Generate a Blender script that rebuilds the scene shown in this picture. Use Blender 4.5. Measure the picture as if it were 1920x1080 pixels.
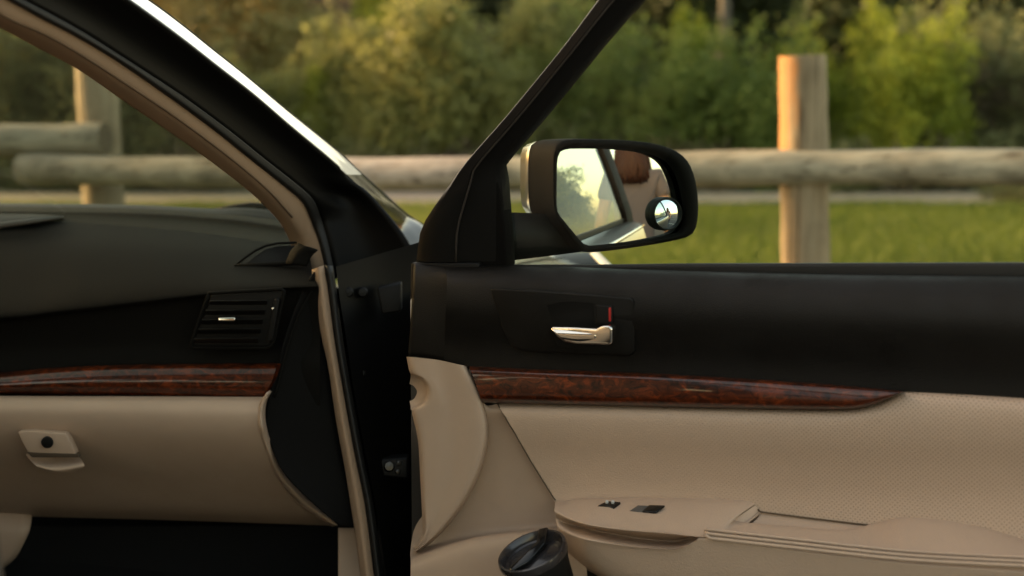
import bpy, bmesh, math, random
import numpy as np
from mathutils import Vector, Matrix
random.seed(7); RNG = np.random.default_rng(7)
for o in list(bpy.data.objects): bpy.data.objects.remove(o)
sc = bpy.context.scene
col = sc.collection
R = math.radians

# ------------------------------------------------------------------ camera, world, sun, exposure
F = 2666.7; CX, CY = 960.0, 540.0
CAM = Vector((0, 0, 1.2)); PITCH = R(8.1)
cd = bpy.data.cameras.new('camera'); cam = bpy.data.objects.new('camera', cd); col.objects.link(cam)
cam.location = CAM; cam.rotation_euler = (R(90) - PITCH, 0, 0)
cd.lens = 50; cd.sensor_width = 36; cd.clip_start = 0.05; cd.clip_end = 2000
cd.dof.use_dof = True; cd.dof.focus_distance = 2.12; cd.dof.aperture_fstop = 2.9
sc.camera = cam
SUN_DIR = Vector((-0.95, 0.31, 0.0)).normalized() * math.cos(R(11)) + Vector((0, 0, math.sin(R(11))))
w = bpy.data.worlds.new('World'); sc.world = w; w.use_nodes = True
wn = w.node_tree.nodes; wl = w.node_tree.links; wn.clear()
sky = wn.new('ShaderNodeTexSky'); sky.sky_type = 'NISHITA'; sky.sun_disc = False
sky.sun_elevation = R(11); sky.sun_rotation = math.atan2(SUN_DIR.x, SUN_DIR.y)
sky.air_density = 1.0; sky.dust_density = 2.0; sky.ozone_density = 1.0
tint = wn.new('ShaderNodeMixRGB'); tint.blend_type = 'MULTIPLY'; tint.inputs[0].default_value = 1
tint.inputs[2].default_value = (1.0, 0.75, 0.53, 1)
bg = wn.new('ShaderNodeBackground'); bg.inputs[1].default_value = 0.15
wo = wn.new('ShaderNodeOutputWorld')
wl.new(sky.outputs[0], tint.inputs[1]); wl.new(tint.outputs[0], bg.inputs[0]); wl.new(bg.outputs[0], wo.inputs[0])
sd = bpy.data.lights.new('sun', 'SUN'); sd.energy = 2.0; sd.angle = R(3.0); sd.color = (1.0, 0.64, 0.32)
sun = bpy.data.objects.new('sun', sd); col.objects.link(sun)
sun.rotation_euler = SUN_DIR.to_track_quat('Z', 'Y').to_euler(); sun.location = (-20, 10, 12)
vs = sc.view_settings; vs.view_transform = 'Standard'; vs.look = 'None'; vs.exposure = 2.78; vs.gamma = 1
vs.use_curve_mapping = False
sc.cycles.use_denoising = True
sc.cycles.max_bounces = 10; sc.cycles.transparent_max_bounces = 24; sc.cycles.sample_clamp_indirect = 6

# ------------------------------------------------------------------ geometry helpers
FWD = Vector((0, math.cos(PITCH), -math.sin(PITCH))); UP = Vector((0, math.sin(PITCH), math.cos(PITCH))); RT = Vector((1, 0, 0))
def ray(px, py): return FWD + RT * ((px - CX) / F) + UP * ((CY - py) / F)
def P(px, py, d): return CAM + ray(px, py) * d
def plane(px, py, o, n):
    r = ray(px, py); return CAM + r * ((o - CAM).dot(n) / r.dot(n))
# open door frame: origin at the hinge, U along the door, Z up, W towards the cabin side
DANG = R(27)
DO = P(770, 600, 2.2); DU = Vector((math.cos(DANG), -math.sin(DANG), 0)); DW = Vector((-math.sin(DANG), -math.cos(DANG), 0)); DZ = Vector((0, 0, 1))
def D(px, py, off): return plane(px, py, DO + DW * off, DW)
def LD(u, z, off): return Vector((DO.x, DO.y, 0)) + DU * u + DZ * z + DW * off
def toD(p): q = p - Vector((DO.x, DO.y, 0)); return (q.dot(DU), p.z, q.dot(DW))
# car frame
CANG = R(14)
CF = Vector((math.sin(CANG), math.cos(CANG), 0)); CR = Vector((math.cos(CANG), -math.sin(CANG), 0))
CO = Vector((DO.x, DO.y, 0))
def LC(f, r, z): return CO + CF * f + CR * r + DZ * z
def A(px, py, d): return P(px, py, d * (1 + (560 - px) / F * math.tan(CANG)))

def cr(p0, p1, p2, p3, t):
    return 0.5 * ((2 * p1) + (p2 - p0) * t + (2 * p0 - 5 * p1 + 4 * p2 - p3) * t * t + (3 * p1 - p0 - 3 * p2 + p3) * t ** 3)
def spline(pts, k=8, lin=False):
    pts = [np.array(p, float) for p in pts]
    if len(pts) < 3 or lin: k2 = k
    out = []
    for i in range(len(pts) - 1):
        a = pts[max(i - 1, 0)]; b = pts[i]; c = pts[i + 1]; d = pts[min(i + 2, len(pts) - 1)]
        for j in range(k):
            t = j / k
            out.append(b + (c - b) * t if lin else cr(a, b, c, d, t))
    out.append(pts[-1]); return np.array(out)
def resample(pts, n, by='arc', lin=False):
    q = spline(pts, 10, lin)
    if by == 'x': s = q[:, 0]
    else: s = np.concatenate([[0], np.cumsum(np.linalg.norm(np.diff(q[:, :2] if q.shape[1] > 2 and by == 'arc2' else q, axis=0), axis=1))])
    t = np.linspace(s[0], s[-1], n)
    return np.stack([np.interp(t, s, q[:, k]) for k in range(q.shape[1])], 1)

def link(o, parent=None):
    col.objects.link(o)
    if parent is not None:
        o.parent = parent
        if parent.parent is None: o.matrix_parent_inverse = Matrix.Translation(-parent.location)   # part meshes hold world coordinates
    return o
def mesh_obj(name, verts, faces, mat, parent=None, smooth=True, uvs=None):
    me = bpy.data.meshes.new(name); me.from_pydata([tuple(v) for v in verts], [], faces); me.update()
    if smooth: me.shade_smooth()
    if uvs is not None:
        ul = me.uv_layers.new(name='UVMap')
        for lp in me.loops: ul.data[lp.index].uv = uvs[lp.vertex_index]
    if isinstance(mat, (list, tuple)):
        for m in mat: me.materials.append(m)
    else: me.materials.append(mat)
    return link(bpy.data.objects.new(name, me), parent)
def grid_faces(n, m, close=False):
    f = []
    for j in range(m - 1):
        for i in range(n - 1 if not close else n):
            i2 = (i + 1) % n
            f.append((j * n + i, j * n + i2, (j + 1) * n + i2, (j + 1) * n + i))
    return f
def loft(name, rows, mat, parent, n=40, m=5, proj=None, by='arc', lin=False, thick=0, linrow=False, uv=True):
    """rows: list of (polyline of (px,py) or (px,py,off), off). Surface through the rows."""
    R3 = []
    for row in rows:
        pl, off = row
        pts = [(p[0], p[1], p[2] if len(p) > 2 else off) for p in pl]
        q = np.array(pts, float) if by == 'raw' else resample(pts, n, by, lin)
        R3.append(np.array([proj(*x) for x in q]))
    out = []
    for j in range(len(R3) - 1):
        a = R3[max(j - 1, 0)]; b = R3[j]; c = R3[j + 1]; d = R3[min(j + 2, len(R3) - 1)]
        for k in range(m):
            t = k / m
            out.append(b + (c - b) * t if linrow else cr(a, b, c, d, t))
    out.append(R3[-1])
    V = [Vector(x) for row in out for x in row]
    uvs = [toD(v)[:2] for v in V] if uv else None
    o = mesh_obj(name, V, grid_faces(n, len(out)), mat, parent, True, uvs)
    # make normals face the camera so that bumps and thickness go the right way
    me = o.data; s = 0
    for p in me.polygons: s += p.normal.dot(CAM - p.center) * p.area
    if s < 0: me.flip_normals()
    if thick:
        md = o.modifiers.new('thickness', 'SOLIDIFY'); md.thickness = thick; md.offset = -1
    return o
def prism(name, pts, vec, mat, parent, bevel=0.0, seg=3, smooth=True):
    """closed outline of 3D points pushed along vec, edges rounded"""
    bm = bmesh.new()
    f = bm.faces.new([bm.verts.new(p) for p in pts])
    r = bmesh.ops.extrude_face_region(bm, geom=[f])
    vv = [g for g in r['geom'] if isinstance(g, bmesh.types.BMVert)]
    bmesh.ops.translate(bm, verts=vv, vec=vec)
    bmesh.ops.recalc_face_normals(bm, faces=bm.faces)
    if bevel > 0:
        bmesh.ops.bevel(bm, geom=list(bm.edges), offset=bevel, segments=seg, affect='EDGES', profile=0.5, clamp_overlap=True)
    me = bpy.data.meshes.new(name); bm.to_mesh(me); bm.free()
    if smooth:
        me.shade_smooth()
        try: me.set_sharp_from_angle(angle=R(40))
        except Exception: pass
    me.materials.append(mat)
    return link(bpy.data.objects.new(name, me), parent)
def tube_data(pts, rad, ns=8, cap=True):
    pts = [Vector(p) for p in pts]; n = len(pts)
    rads = rad if hasattr(rad, '__len__') else [rad] * n
    V = []; Fc = []
    ref = None
    for i, p in enumerate(pts):
        t = (pts[min(i + 1, n - 1)] - pts[max(i - 1, 0)]).normalized()
        if ref is None:
            ref = Vector((0, 0, 1)) if abs(t.z) < 0.9 else Vector((1, 0, 0))
        x = (ref - t * ref.dot(t)).normalized(); y = t.cross(x); ref = x
        for k in range(ns):
            a = 2 * math.pi * k / ns
            V.append(p + (x * math.cos(a) + y * math.sin(a)) * rads[i])
    Fc = [(j * ns + i, j * ns + (i + 1) % ns, (j + 1) * ns + (i + 1) % ns, (j + 1) * ns + i) for j in range(n - 1) for i in range(ns)]
    if cap: Fc += [tuple(range(ns))[::-1], tuple((n - 1) * ns + i for i in range(ns))]
    return V, Fc
def tube(name, pts, rad, mat, parent, ns=8): 
    V, Fc = tube_data(pts, rad, ns); return mesh_obj(name, V, Fc, mat, parent)
def lathe(name, prof, origin, axis, mat, parent, ns=40):
    axis = axis.normalized(); x = axis.orthogonal().normalized(); y = axis.cross(x)
    V = []
    for r_, h in prof:
        for k in range(ns):
            a = 2 * math.pi * k / ns
            V.append(origin + axis * h + (x * math.cos(a) + y * math.sin(a)) * r_)
    o = mesh_obj(name, V, grid_faces(ns, len(prof), True), mat, parent)
    try: o.data.set_sharp_from_angle(angle=R(35))
    except Exception: pass
    return o
def tag(o, label=None, cat=None, group=None, kind=None):
    if label: o['label'] = label
    if cat: o['category'] = cat
    if group: o['group'] = group
    if kind: o['kind'] = kind
    return o
def empty(name, loc):
    o = bpy.data.objects.new(name, None); o.location = loc; o.empty_display_size = 0.1; col.objects.link(o); return o

# ------------------------------------------------------------------ materials
def dim(c): return tuple(0.69 * x for x in c)      # brings every colour to a real-world reflectance for this exposure
def mat(name, c=(0.5, 0.5, 0.5), rough=0.5, metal=0.0, coat=0.0, spec=0.5, bump=0.0, bscale=400, var=0.0, vscale=6.0, wear=0.0):
    if metal == 0: c = dim(c); spec *= 0.72
    m = bpy.data.materials.new(name); m.use_nodes = True
    nt = m.node_tree; b = nt.nodes['Principled BSDF']
    b.inputs['Base Color'].default_value = (*c, 1); b.inputs['Roughness'].default_value = rough
    b.inputs['Metallic'].default_value = metal; b.inputs['Coat Weight'].default_value = coat; b.inputs['Coat Roughness'].default_value = 0.03
    b.inputs['Specular IOR Level'].default_value = spec
    tc = nt.nodes.new('ShaderNodeTexCoord')
    if bump > 0:
        n = nt.nodes.new('ShaderNodeTexNoise'); n.inputs['Scale'].default_value = bscale; n.inputs['Detail'].default_value = 3
        bp = nt.nodes.new('ShaderNodeBump'); bp.inputs['Strength'].default_value = bump; bp.inputs['Distance'].default_value = 0.002
        nt.links.new(tc.outputs['Object'], n.inputs[0]); nt.links.new(n.outputs[0], bp.inputs['Height']); nt.links.new(bp.outputs[0], b.inputs['Normal'])
    if var > 0:
        n2 = nt.nodes.new('ShaderNodeTexNoise'); n2.inputs['Scale'].default_value = vscale; n2.inputs['Detail'].default_value = 6
        mx = nt.nodes.new('ShaderNodeMixRGB'); mx.inputs[1].default_value = (*[x * (1 - var) for x in c], 1); mx.inputs[2].default_value = (*[min(1, x * (1 + var)) for x in c], 1)
        nt.links.new(tc.outputs['Object'], n2.inputs[0]); nt.links.new(n2.outputs[0], mx.inputs[0]); nt.links.new(mx.outputs[0], b.inputs['Base Color'])
    if wear > 0:
        n4 = nt.nodes.new('ShaderNodeTexNoise'); n4.inputs['Scale'].default_value = 14; n4.inputs['Detail'].default_value = 9; n4.inputs['Roughness'].default_value = 0.7
        mr = nt.nodes.new('ShaderNodeMapRange'); mr.inputs['From Min'].default_value = 0.3; mr.inputs['From Max'].default_value = 0.7
        mr.inputs['To Min'].default_value = max(0.02, rough - wear); mr.inputs['To Max'].default_value = min(1, rough + wear)
        nt.links.new(tc.outputs['Object'], n4.inputs[0]); nt.links.new(n4.outputs[0], mr.inputs['Value']); nt.links.new(mr.outputs[0], b.inputs['Roughness'])
    return m
BEIGE = (0.66, 0.48, 0.352); BEIGE_D = dim(BEIGE)
M = {}
M['leather'] = mat('beige_leather', BEIGE, 0.46, bump=0.45, bscale=420, var=0.08, vscale=7, wear=0.12)
M['beige_plastic'] = mat('beige_plastic', (0.58, 0.42, 0.305), 0.52, bump=0.25, bscale=1100, var=0.10, vscale=8, wear=0.12)
M['beige_cloth'] = mat('beige_cloth', (0.44, 0.295, 0.19), 0.85, bump=0.3, bscale=1500, var=0.05)
M['black_soft'] = mat('black_soft_plastic', (0.0085, 0.0073, 0.006), 0.5, spec=0.3, bump=0.4, bscale=800, var=0.25, vscale=30, wear=0.14)
M['dash_soft'] = mat('charcoal_dash_plastic', (0.0075, 0.0067, 0.0055), 0.7, spec=0.10, bump=0.4, bscale=700, var=0.08, vscale=60)
M['black'] = mat('black_plastic', (0.008, 0.0075, 0.007), 0.55, spec=0.25, bump=0.1, bscale=900)
M['black_matte'] = mat('black_carpet', (0.006, 0.006, 0.006), 0.95, bump=0.6, bscale=500)
M['rubber'] = mat('black_rubber', (0.012, 0.011, 0.010), 0.6)
M['piano'] = mat('piano_black', (0.008, 0.008, 0.008), 0.12)
M['grey_plastic'] = mat('grey_plastic', (0.12, 0.11, 0.10), 0.5)
M['paint'] = mat('graphite_paint', (0.06, 0.055, 0.05), 0.32, metal=0.5, coat=1.0)
M['paint'].node_tree.nodes['Principled BSDF'].inputs['Coat Roughness'].default_value = 0.13
M['jamb'] = mat('graphite_jamb_paint', (0.004, 0.0038, 0.0034), 0.5, spec=0.15)
M['side_black'] = mat('black_side_plastic', (0.006, 0.0055, 0.005), 0.75, spec=0.12)
M['sky_sheen'] = mat('pillar_sky_sheen', (0.62, 0.58, 0.54), 0.3, metal=0.8, coat=0.6)  # sky reflected in the dark pillar paint, put in as a silver colour
M['chrome'] = mat('chrome', (0.82, 0.79, 0.72), 0.12, metal=1)
M['dark_steel'] = mat('dark_steel', (0.07, 0.066, 0.06), 0.4, metal=1)
M['steel'] = mat('zinc_steel', (0.5, 0.48, 0.44), 0.35, metal=1)
M['mirror'] = mat('mirror_silver', (0.60, 0.60, 0.595), 0.015, metal=1)
M['mirror_blue'] = mat('blue_tinted_mirror', (0.72, 0.82, 0.90), 0.02, metal=1)
M['red'] = mat('red_paint', (0.5, 0.02, 0.015), 0.5)
M['white_paint'] = mat('white_print', (0.7, 0.7, 0.68), 0.5)
M['lamp_lens'] = mat('lamp_reflector', (0.85, 0.85, 0.83), 0.3, coat=1)
M['headliner'] = mat('headliner', (0.4, 0.33, 0.25), 0.9)
def glass_mat(name, tint_c, ior=1.45, rough=0.0, boost=1.0):
    m = bpy.data.materials.new(name); m.use_nodes = True; nt = m.node_tree; nt.nodes.clear()
    out = nt.nodes.new('ShaderNodeOutputMaterial'); mx = nt.nodes.new('ShaderNodeMixShader')
    tr = nt.nodes.new('ShaderNodeBsdfTransparent'); tr.inputs[0].default_value = (*tint_c, 1)
    gl = nt.nodes.new('ShaderNodeBsdfGlossy'); gl.inputs['Roughness'].default_value = rough
    fr = nt.nodes.new('ShaderNodeFresnel'); fr.inputs[0].default_value = ior
    ml = nt.nodes.new('ShaderNodeMath'); ml.operation = 'MULTIPLY'; ml.inputs[1].default_value = boost; ml.use_clamp = True
    nt.links.new(fr.outputs[0], ml.inputs[0]); nt.links.new(ml.outputs[0], mx.inputs[0])
    nt.links.new(tr.outputs[0], mx.inputs[1]); nt.links.new(gl.outputs[0], mx.inputs[2]); nt.links.new(mx.outputs[0], out.inputs[0])
    return m
M['glass'] = glass_mat('side_glass', (0.80, 0.86, 0.76), 1.33)
M['windshield'] = glass_mat('windshield_glass', (0.74, 0.82, 0.70))
M['clear'] = glass_mat('smoky_clear_lid', (0.45, 0.43, 0.44), 1.6, 0.08)
nt = M['windshield'].node_tree; ou = nt.nodes['Material Output']; pv = ou.inputs[0].links[0].from_socket
du = nt.nodes.new('ShaderNodeBsdfDiffuse'); du.inputs[0].default_value = (0.42, 0.46, 0.36, 1); m2 = nt.nodes.new('ShaderNodeMixShader'); m2.inputs[0].default_value = 0.20
nt.links.new(pv, m2.inputs[1]); nt.links.new(du.outputs[0], m2.inputs[2]); nt.links.new(m2.outputs[0], ou.inputs[0])
def perf_leather():
    m = mat('perforated_leather', BEIGE, 0.48, bump=0.4, bscale=420, wear=0.1)
    nt = m.node_tree; b = nt.nodes['Principled BSDF']; L = nt.links
    uv = nt.nodes.new('ShaderNodeUVMap'); sp = nt.nodes.new('ShaderNodeSeparateXYZ'); L.new(uv.outputs[0], sp.inputs[0])
    def mth(op, a, b_=None, clamp=False):
        n = nt.nodes.new('ShaderNodeMath'); n.operation = op; n.use_clamp = clamp
        for i, v in enumerate((a, b_)):
            if v is None: continue
            if isinstance(v, (int, float)): n.inputs[i].default_value = v
            else: L.new(v, n.inputs[i])
        return n.outputs[0]
    px_, py_ = 0.0064, 0.0032
    y = mth('DIVIDE', sp.outputs[1], py_); row = mth('FLOOR', y); par = mth('MODULO', row, 2.0)
    x = mth('ADD', mth('DIVIDE', sp.outputs[0], px_), mth('MULTIPLY', par, 0.5))
    fx = mth('SUBTRACT', mth('FRACT', x), 0.5); fy = mth('SUBTRACT', mth('FRACT', y), 0.5)
    dx = mth('MULTIPLY', fx, px_); dy = mth('MULTIPLY', fy, py_)
    r2 = mth('SQRT', mth('ADD', mth('MULTIPLY', dx, dx), mth('MULTIPLY', dy, dy)))
    grow = mth('MULTIPLY', mth('SUBTRACT', sp.outputs[0], 0.20, True), 2.0, True)
    hole = mth('LESS_THAN', r2, mth('MULTIPLY', grow, 0.00072))
    # holes grow along the door, imitating how light brings out their contrast
    mx = nt.nodes.new('ShaderNodeMixRGB'); mx.inputs[1].default_value = (*BEIGE_D, 1); mx.inputs[2].default_value = (0.165, 0.114, 0.072, 1)
    L.new(hole, mx.inputs[0]); L.new(mx.outputs[0], b.inputs['Base Color'])
    return m
M['perf'] = perf_leather()
def burl():
    m = bpy.data.materials.new('burl_wood'); m.use_nodes = True; nt = m.node_tree; b = nt.nodes['Principled BSDF']; L = nt.links
    tc = nt.nodes.new('ShaderNodeTexCoord'); mp = nt.nodes.new('ShaderNodeMapping'); mp.inputs['Scale'].default_value = (1, 1, 1.8)
    n = nt.nodes.new('ShaderNodeTexNoise'); n.inputs['Scale'].default_value = 46; n.inputs['Detail'].default_value = 8; n.inputs['Roughness'].default_value = 0.65; n.inputs['Distortion'].default_value = 1.2
    rp = nt.nodes.new('ShaderNodeValToRGB'); e = rp.color_ramp.elements
    e[0].position = 0.38; e[0].color = (0.012, 0.003, 0.0012, 1); e[1].position = 0.74; e[1].color = (0.21, 0.038, 0.007, 1)
    q = rp.color_ramp.elements.new(0.54); q.color = (0.066, 0.0125, 0.003, 1)
    L.new(tc.outputs['Object'], mp.inputs[0]); L.new(mp.outputs[0], n.inputs[0]); L.new(n.outputs[0], rp.inputs[0]); L.new(rp.outputs[0], b.inputs['Base Color'])
    b.inputs['Roughness'].default_value = 0.35; b.inputs['Coat Weight'].default_value = 0.6; b.inputs['Coat Roughness'].default_value = 0.05; b.inputs['Specular IOR Level'].default_value = 0.2
    return m
M['burl'] = burl()
def log_mat(name, c1, c2, orient='X', seed=0.0):
    c1 = dim(c1); c2 = dim(c2)
    m = bpy.data.materials.new(name); m.use_nodes = True; nt = m.node_tree; b = nt.nodes['Principled BSDF']; L = nt.links
    tc = nt.nodes.new('ShaderNodeTexCoord'); mp = nt.nodes.new('ShaderNodeMapping')
    mp.inputs['Scale'].default_value = (0.8, 9, 9) if orient == 'X' else (9, 9, 0.8)
    mp.inputs['Location'].default_value = (seed, seed, seed)
    n = nt.nodes.new('ShaderNodeTexNoise'); n.inputs['Scale'].default_value = 3.0; n.inputs['Detail'].default_value = 8; n.inputs['Roughness'].default_value = 0.6
    n3 = nt.nodes.new('ShaderNodeTexNoise'); n3.inputs['Scale'].default_value = 4.5; n3.inputs['Detail'].default_value = 4
    mx = nt.nodes.new('ShaderNodeMixRGB'); rp = nt.nodes.new('ShaderNodeValToRGB')
    rp.color_ramp.elements[0].position = 0.32; rp.color_ramp.elements[1].position = 0.68
    rp.color_ramp.elements[0].color = (*c1, 1); rp.color_ramp.elements[1].color = (*c2, 1)
    mx.blend_type = 'MULTIPLY'; mx.inputs[0].default_value = 0.6
    r2 = nt.nodes.new('ShaderNodeValToRGB'); r2.color_ramp.elements[0].position = 0.35; r2.color_ramp.elements[0].color = (0.45, 0.42, 0.38, 1); r2.color_ramp.elements[1].position = 0.55; r2.color_ramp.elements[1].color = (1, 1, 1, 1)
    bp = nt.nodes.new('ShaderNodeBump'); bp.inputs['Strength'].default_value = 0.5; bp.inputs['Distance'].default_value = 0.01
    L.new(tc.outputs['Object'], mp.inputs[0]); L.new(mp.outputs[0], n.inputs[0]); L.new(n.outputs[0], rp.inputs[0])
    L.new(tc.outputs['Object'], n3.inputs[0]); L.new(n3.outputs[0], r2.inputs[0])
    mpc = nt.nodes.new('ShaderNodeMapping'); mpc.inputs['Scale'].default_value = (1.2, 30, 30) if orient == 'X' else (30, 30, 1.2); mpc.inputs['Location'].default_value = (seed, 2 * seed, seed)
    nc = nt.nodes.new('ShaderNodeTexNoise'); nc.inputs['Scale'].default_value = 1.6; nc.inputs['Detail'].default_value = 3
    rc = nt.nodes.new('ShaderNodeValToRGB'); rc.color_ramp.elements[0].position = 0.33; rc.color_ramp.elements[0].color = (0.25, 0.21, 0.17, 1); rc.color_ramp.elements[1].position = 0.40; rc.color_ramp.elements[1].color = (1, 1, 1, 1)
    vk = nt.nodes.new('ShaderNodeTexVoronoi'); vk.inputs['Scale'].default_value = 3.1; mk = nt.nodes.new('ShaderNodeMapping'); mk.inputs['Scale'].default_value = (0.8, 1.6, 1.6) if orient == 'X' else (1.6, 1.6, 0.8)
    rk = nt.nodes.new('ShaderNodeValToRGB'); rk.color_ramp.elements[0].position = 0.06; rk.color_ramp.elements[0].color = (0.35, 0.28, 0.22, 1); rk.color_ramp.elements[1].position = 0.17; rk.color_ramp.elements[1].color = (1, 1, 1, 1)
    L.new(tc.outputs['Object'], mpc.inputs[0]); L.new(mpc.outputs[0], nc.inputs[0]); L.new(nc.outputs[0], rc.inputs[0]); L.new(tc.outputs['Object'], mk.inputs[0]); L.new(mk.outputs[0], vk.inputs['Vector']); L.new(vk.outputs['Distance'], rk.inputs[0])
    m3 = nt.nodes.new('ShaderNodeMixRGB'); m3.blend_type = 'MULTIPLY'; m3.inputs[0].default_value = 0.8; m4 = nt.nodes.new('ShaderNodeMixRGB'); m4.blend_type = 'MULTIPLY'; m4.inputs[0].default_value = 0.8
    L.new(rp.outputs[0], mx.inputs[1]); L.new(r2.outputs[0], mx.inputs[2]); L.new(mx.outputs[0], m3.inputs[1]); L.new(rc.outputs[0], m3.inputs[2]); L.new(m3.outputs[0], m4.inputs[1]); L.new(rk.outputs[0], m4.inputs[2]); L.new(m4.outputs[0], b.inputs['Base Color'])
    L.new(n.outputs[0], bp.inputs['Height']); L.new(bp.outputs[0], b.inputs['Normal']); b.inputs['Roughness'].default_value = 0.8
    return m
def leaf_mat(name, c1, c2, trans=0.35):
    c1 = dim(c1); c2 = dim(c2)
    m = bpy.data.materials.new(name); m.use_nodes = True; nt = m.node_tree; nt.nodes.clear(); L = nt.links
    out = nt.nodes.new('ShaderNodeOutputMaterial'); ms = nt.nodes.new('ShaderNodeMixShader'); ms.inputs[0].default_value = trans
    df = nt.nodes.new('ShaderNodeBsdfPrincipled'); df.inputs['Roughness'].default_value = 0.6; df.inputs['Specular IOR Level'].default_value = 0.3
    tl = nt.nodes.new('ShaderNodeBsdfTranslucent')
    at = nt.nodes.new('ShaderNodeAttribute'); at.attribute_name = 'tone'
    oi = nt.nodes.new('ShaderNodeObjectInfo'); ad = nt.nodes.new('ShaderNodeMath'); ad.operation = 'MULTIPLY_ADD'; ad.inputs[1].default_value = 0.3; ad.use_clamp = True
    sb = nt.nodes.new('ShaderNodeMath'); sb.operation = 'SUBTRACT'; sb.inputs[1].default_value = 0.15
    mx = nt.nodes.new('ShaderNodeMixRGB'); mx.inputs[1].default_value = (*c1, 1); mx.inputs[2].default_value = (*c2, 1)
    L.new(at.outputs['Fac'], sb.inputs[0]); L.new(oi.outputs['Random'], ad.inputs[0]); L.new(sb.outputs[0], ad.inputs[2]); L.new(ad.outputs[0], mx.inputs[0])
    L.new(mx.outputs[0], df.inputs['Base Color']); L.new(mx.outputs[0], tl.inputs['Color'])
    L.new(df.outputs[0], ms.inputs[1]); L.new(tl.outputs[0], ms.inputs[2]); L.new(ms.outputs[0], out.inputs[0])
    return m
M['bark'] = mat('grey_bark', (0.13, 0.10, 0.075), 0.9, bump=0.5, bscale=40, var=0.3, vscale=12)
M['pale_bark'] = mat('pale_bark', (0.17, 0.145, 0.125), 0.9, bump=0.4, bscale=40, var=0.3, vscale=12)

# ------------------------------------------------------------------ the setting: ground, lot, lawn, path
def ground_mat(name, c1, c2, scale, rough=0.95, bump=0.4):
    c1 = dim(c1); c2 = dim(c2)
    m = bpy.data.materials.new(name); m.use_nodes = True; nt = m.node_tree; b = nt.nodes['Principled BSDF']; L = nt.links
    tc = nt.nodes.new('ShaderNodeTexCoord'); n = nt.nodes.new('ShaderNodeTexNoise'); n.inputs['Scale'].default_value = scale; n.inputs['Detail'].default_value = 8
    n2 = nt.nodes.new('ShaderNodeTexNoise'); n2.inputs['Scale'].default_value = scale * 0.06; n2.inputs['Detail'].default_value = 4
    rp = nt.nodes.new('ShaderNodeValToRGB'); rp.color_ramp.elements[0].position = 0.3; rp.color_ramp.elements[1].position = 0.7
    rp.color_ramp.elements[0].color = (*c1, 1); rp.color_ramp.elements[1].color = (*c2, 1)
    md = nt.nodes.new('ShaderNodeMixRGB'); md.inputs[0].default_value = 0.5
    bp = nt.nodes.new('ShaderNodeBump'); bp.inputs['Strength'].default_value = bump; bp.inputs['Distance'].default_value = 0.01
    L.new(tc.outputs['Object'], n.inputs[0]); L.new(tc.outputs['Object'], n2.inputs[0]); L.new(n.outputs[0], md.inputs[1]); L.new(n2.outputs[0], md.inputs[2])
    L.new(md.outputs[0], rp.inputs[0]); L.new(rp.outputs[0], b.inputs['Base Color']); L.new(n.outputs[0], bp.inputs['Height']); L.new(bp.outputs[0], b.inputs['Normal'])
    b.inputs['Roughness'].default_value = rough; return m
def sheet(name, x0, x1, y0, y1, z, m, nx=2, ny=2, wob=0):
    V = [(x0 + (x1 - x0) * i / (nx - 1), y0 + (y1 - y0) * j / (ny - 1) + (wob * math.sin(i * 1.7 + j * 9) if wob else 0), z) for j in range(ny) for i in range(nx)]
    return tag(mesh_obj(name, V, grid_faces(nx, ny), m, None, False), kind='structure')
sheet('ground', -900, 900, -900, 900, -0.02, ground_mat('earth', (0.035, 0.032, 0.014), (0.075, 0.065, 0.03), 3))
sheet('parking_lot', -45, 45, -28, 4.7, 0.0, ground_mat('asphalt', (0.035, 0.034, 0.032), (0.07, 0.066, 0.06), 60))
sheet('lawn', -40, 40, 4.9, 14.45, 0.01, ground_mat('turf', (0.06, 0.085, 0.012), (0.12, 0.14, 0.022), 14), 60, 2, 0.03)
sheet('path', -60, 60, 14.4, 16.0, 0.016, ground_mat('gravel', (0.30, 0.25, 0.18), (0.44, 0.37, 0.28), 25), 60, 2, 0.05)
sheet('verge', -60, 60, 15.95, 40, 0.006, ground_mat('undergrowth', (0.03, 0.03, 0.010), (0.08, 0.065, 0.03), 5))
# kerb of the lot
kb = prism('kerb', [Vector((-45, 4.7, -0.02)), Vector((-45, 4.9, -0.02)), Vector((-45, 4.9, 0.12)), Vector((-45, 4.7, 0.12))], Vector((90, 0, 0)), mat('concrete', (0.36, 0.33, 0.28), 0.9, bump=0.4, bscale=60, var=0.15), None, 0.015)
tag(kb, kind='structure')
for i in range(-3, 5):
    p0 = LC(-2.7, 0.62 + 2.6 * i, 0.004); p1 = LC(1.9, 0.62 + 2.6 * i, 0.004)
    s = CR * 0.05
    tag(mesh_obj('parking_line', [p0 - s, p0 + s, p1 + s, p1 - s], [(0, 1, 2, 3)], mat('road_paint', (0.6, 0.58, 0.52), 0.8, var=0.2, vscale=20), None, False), kind='structure')

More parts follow.
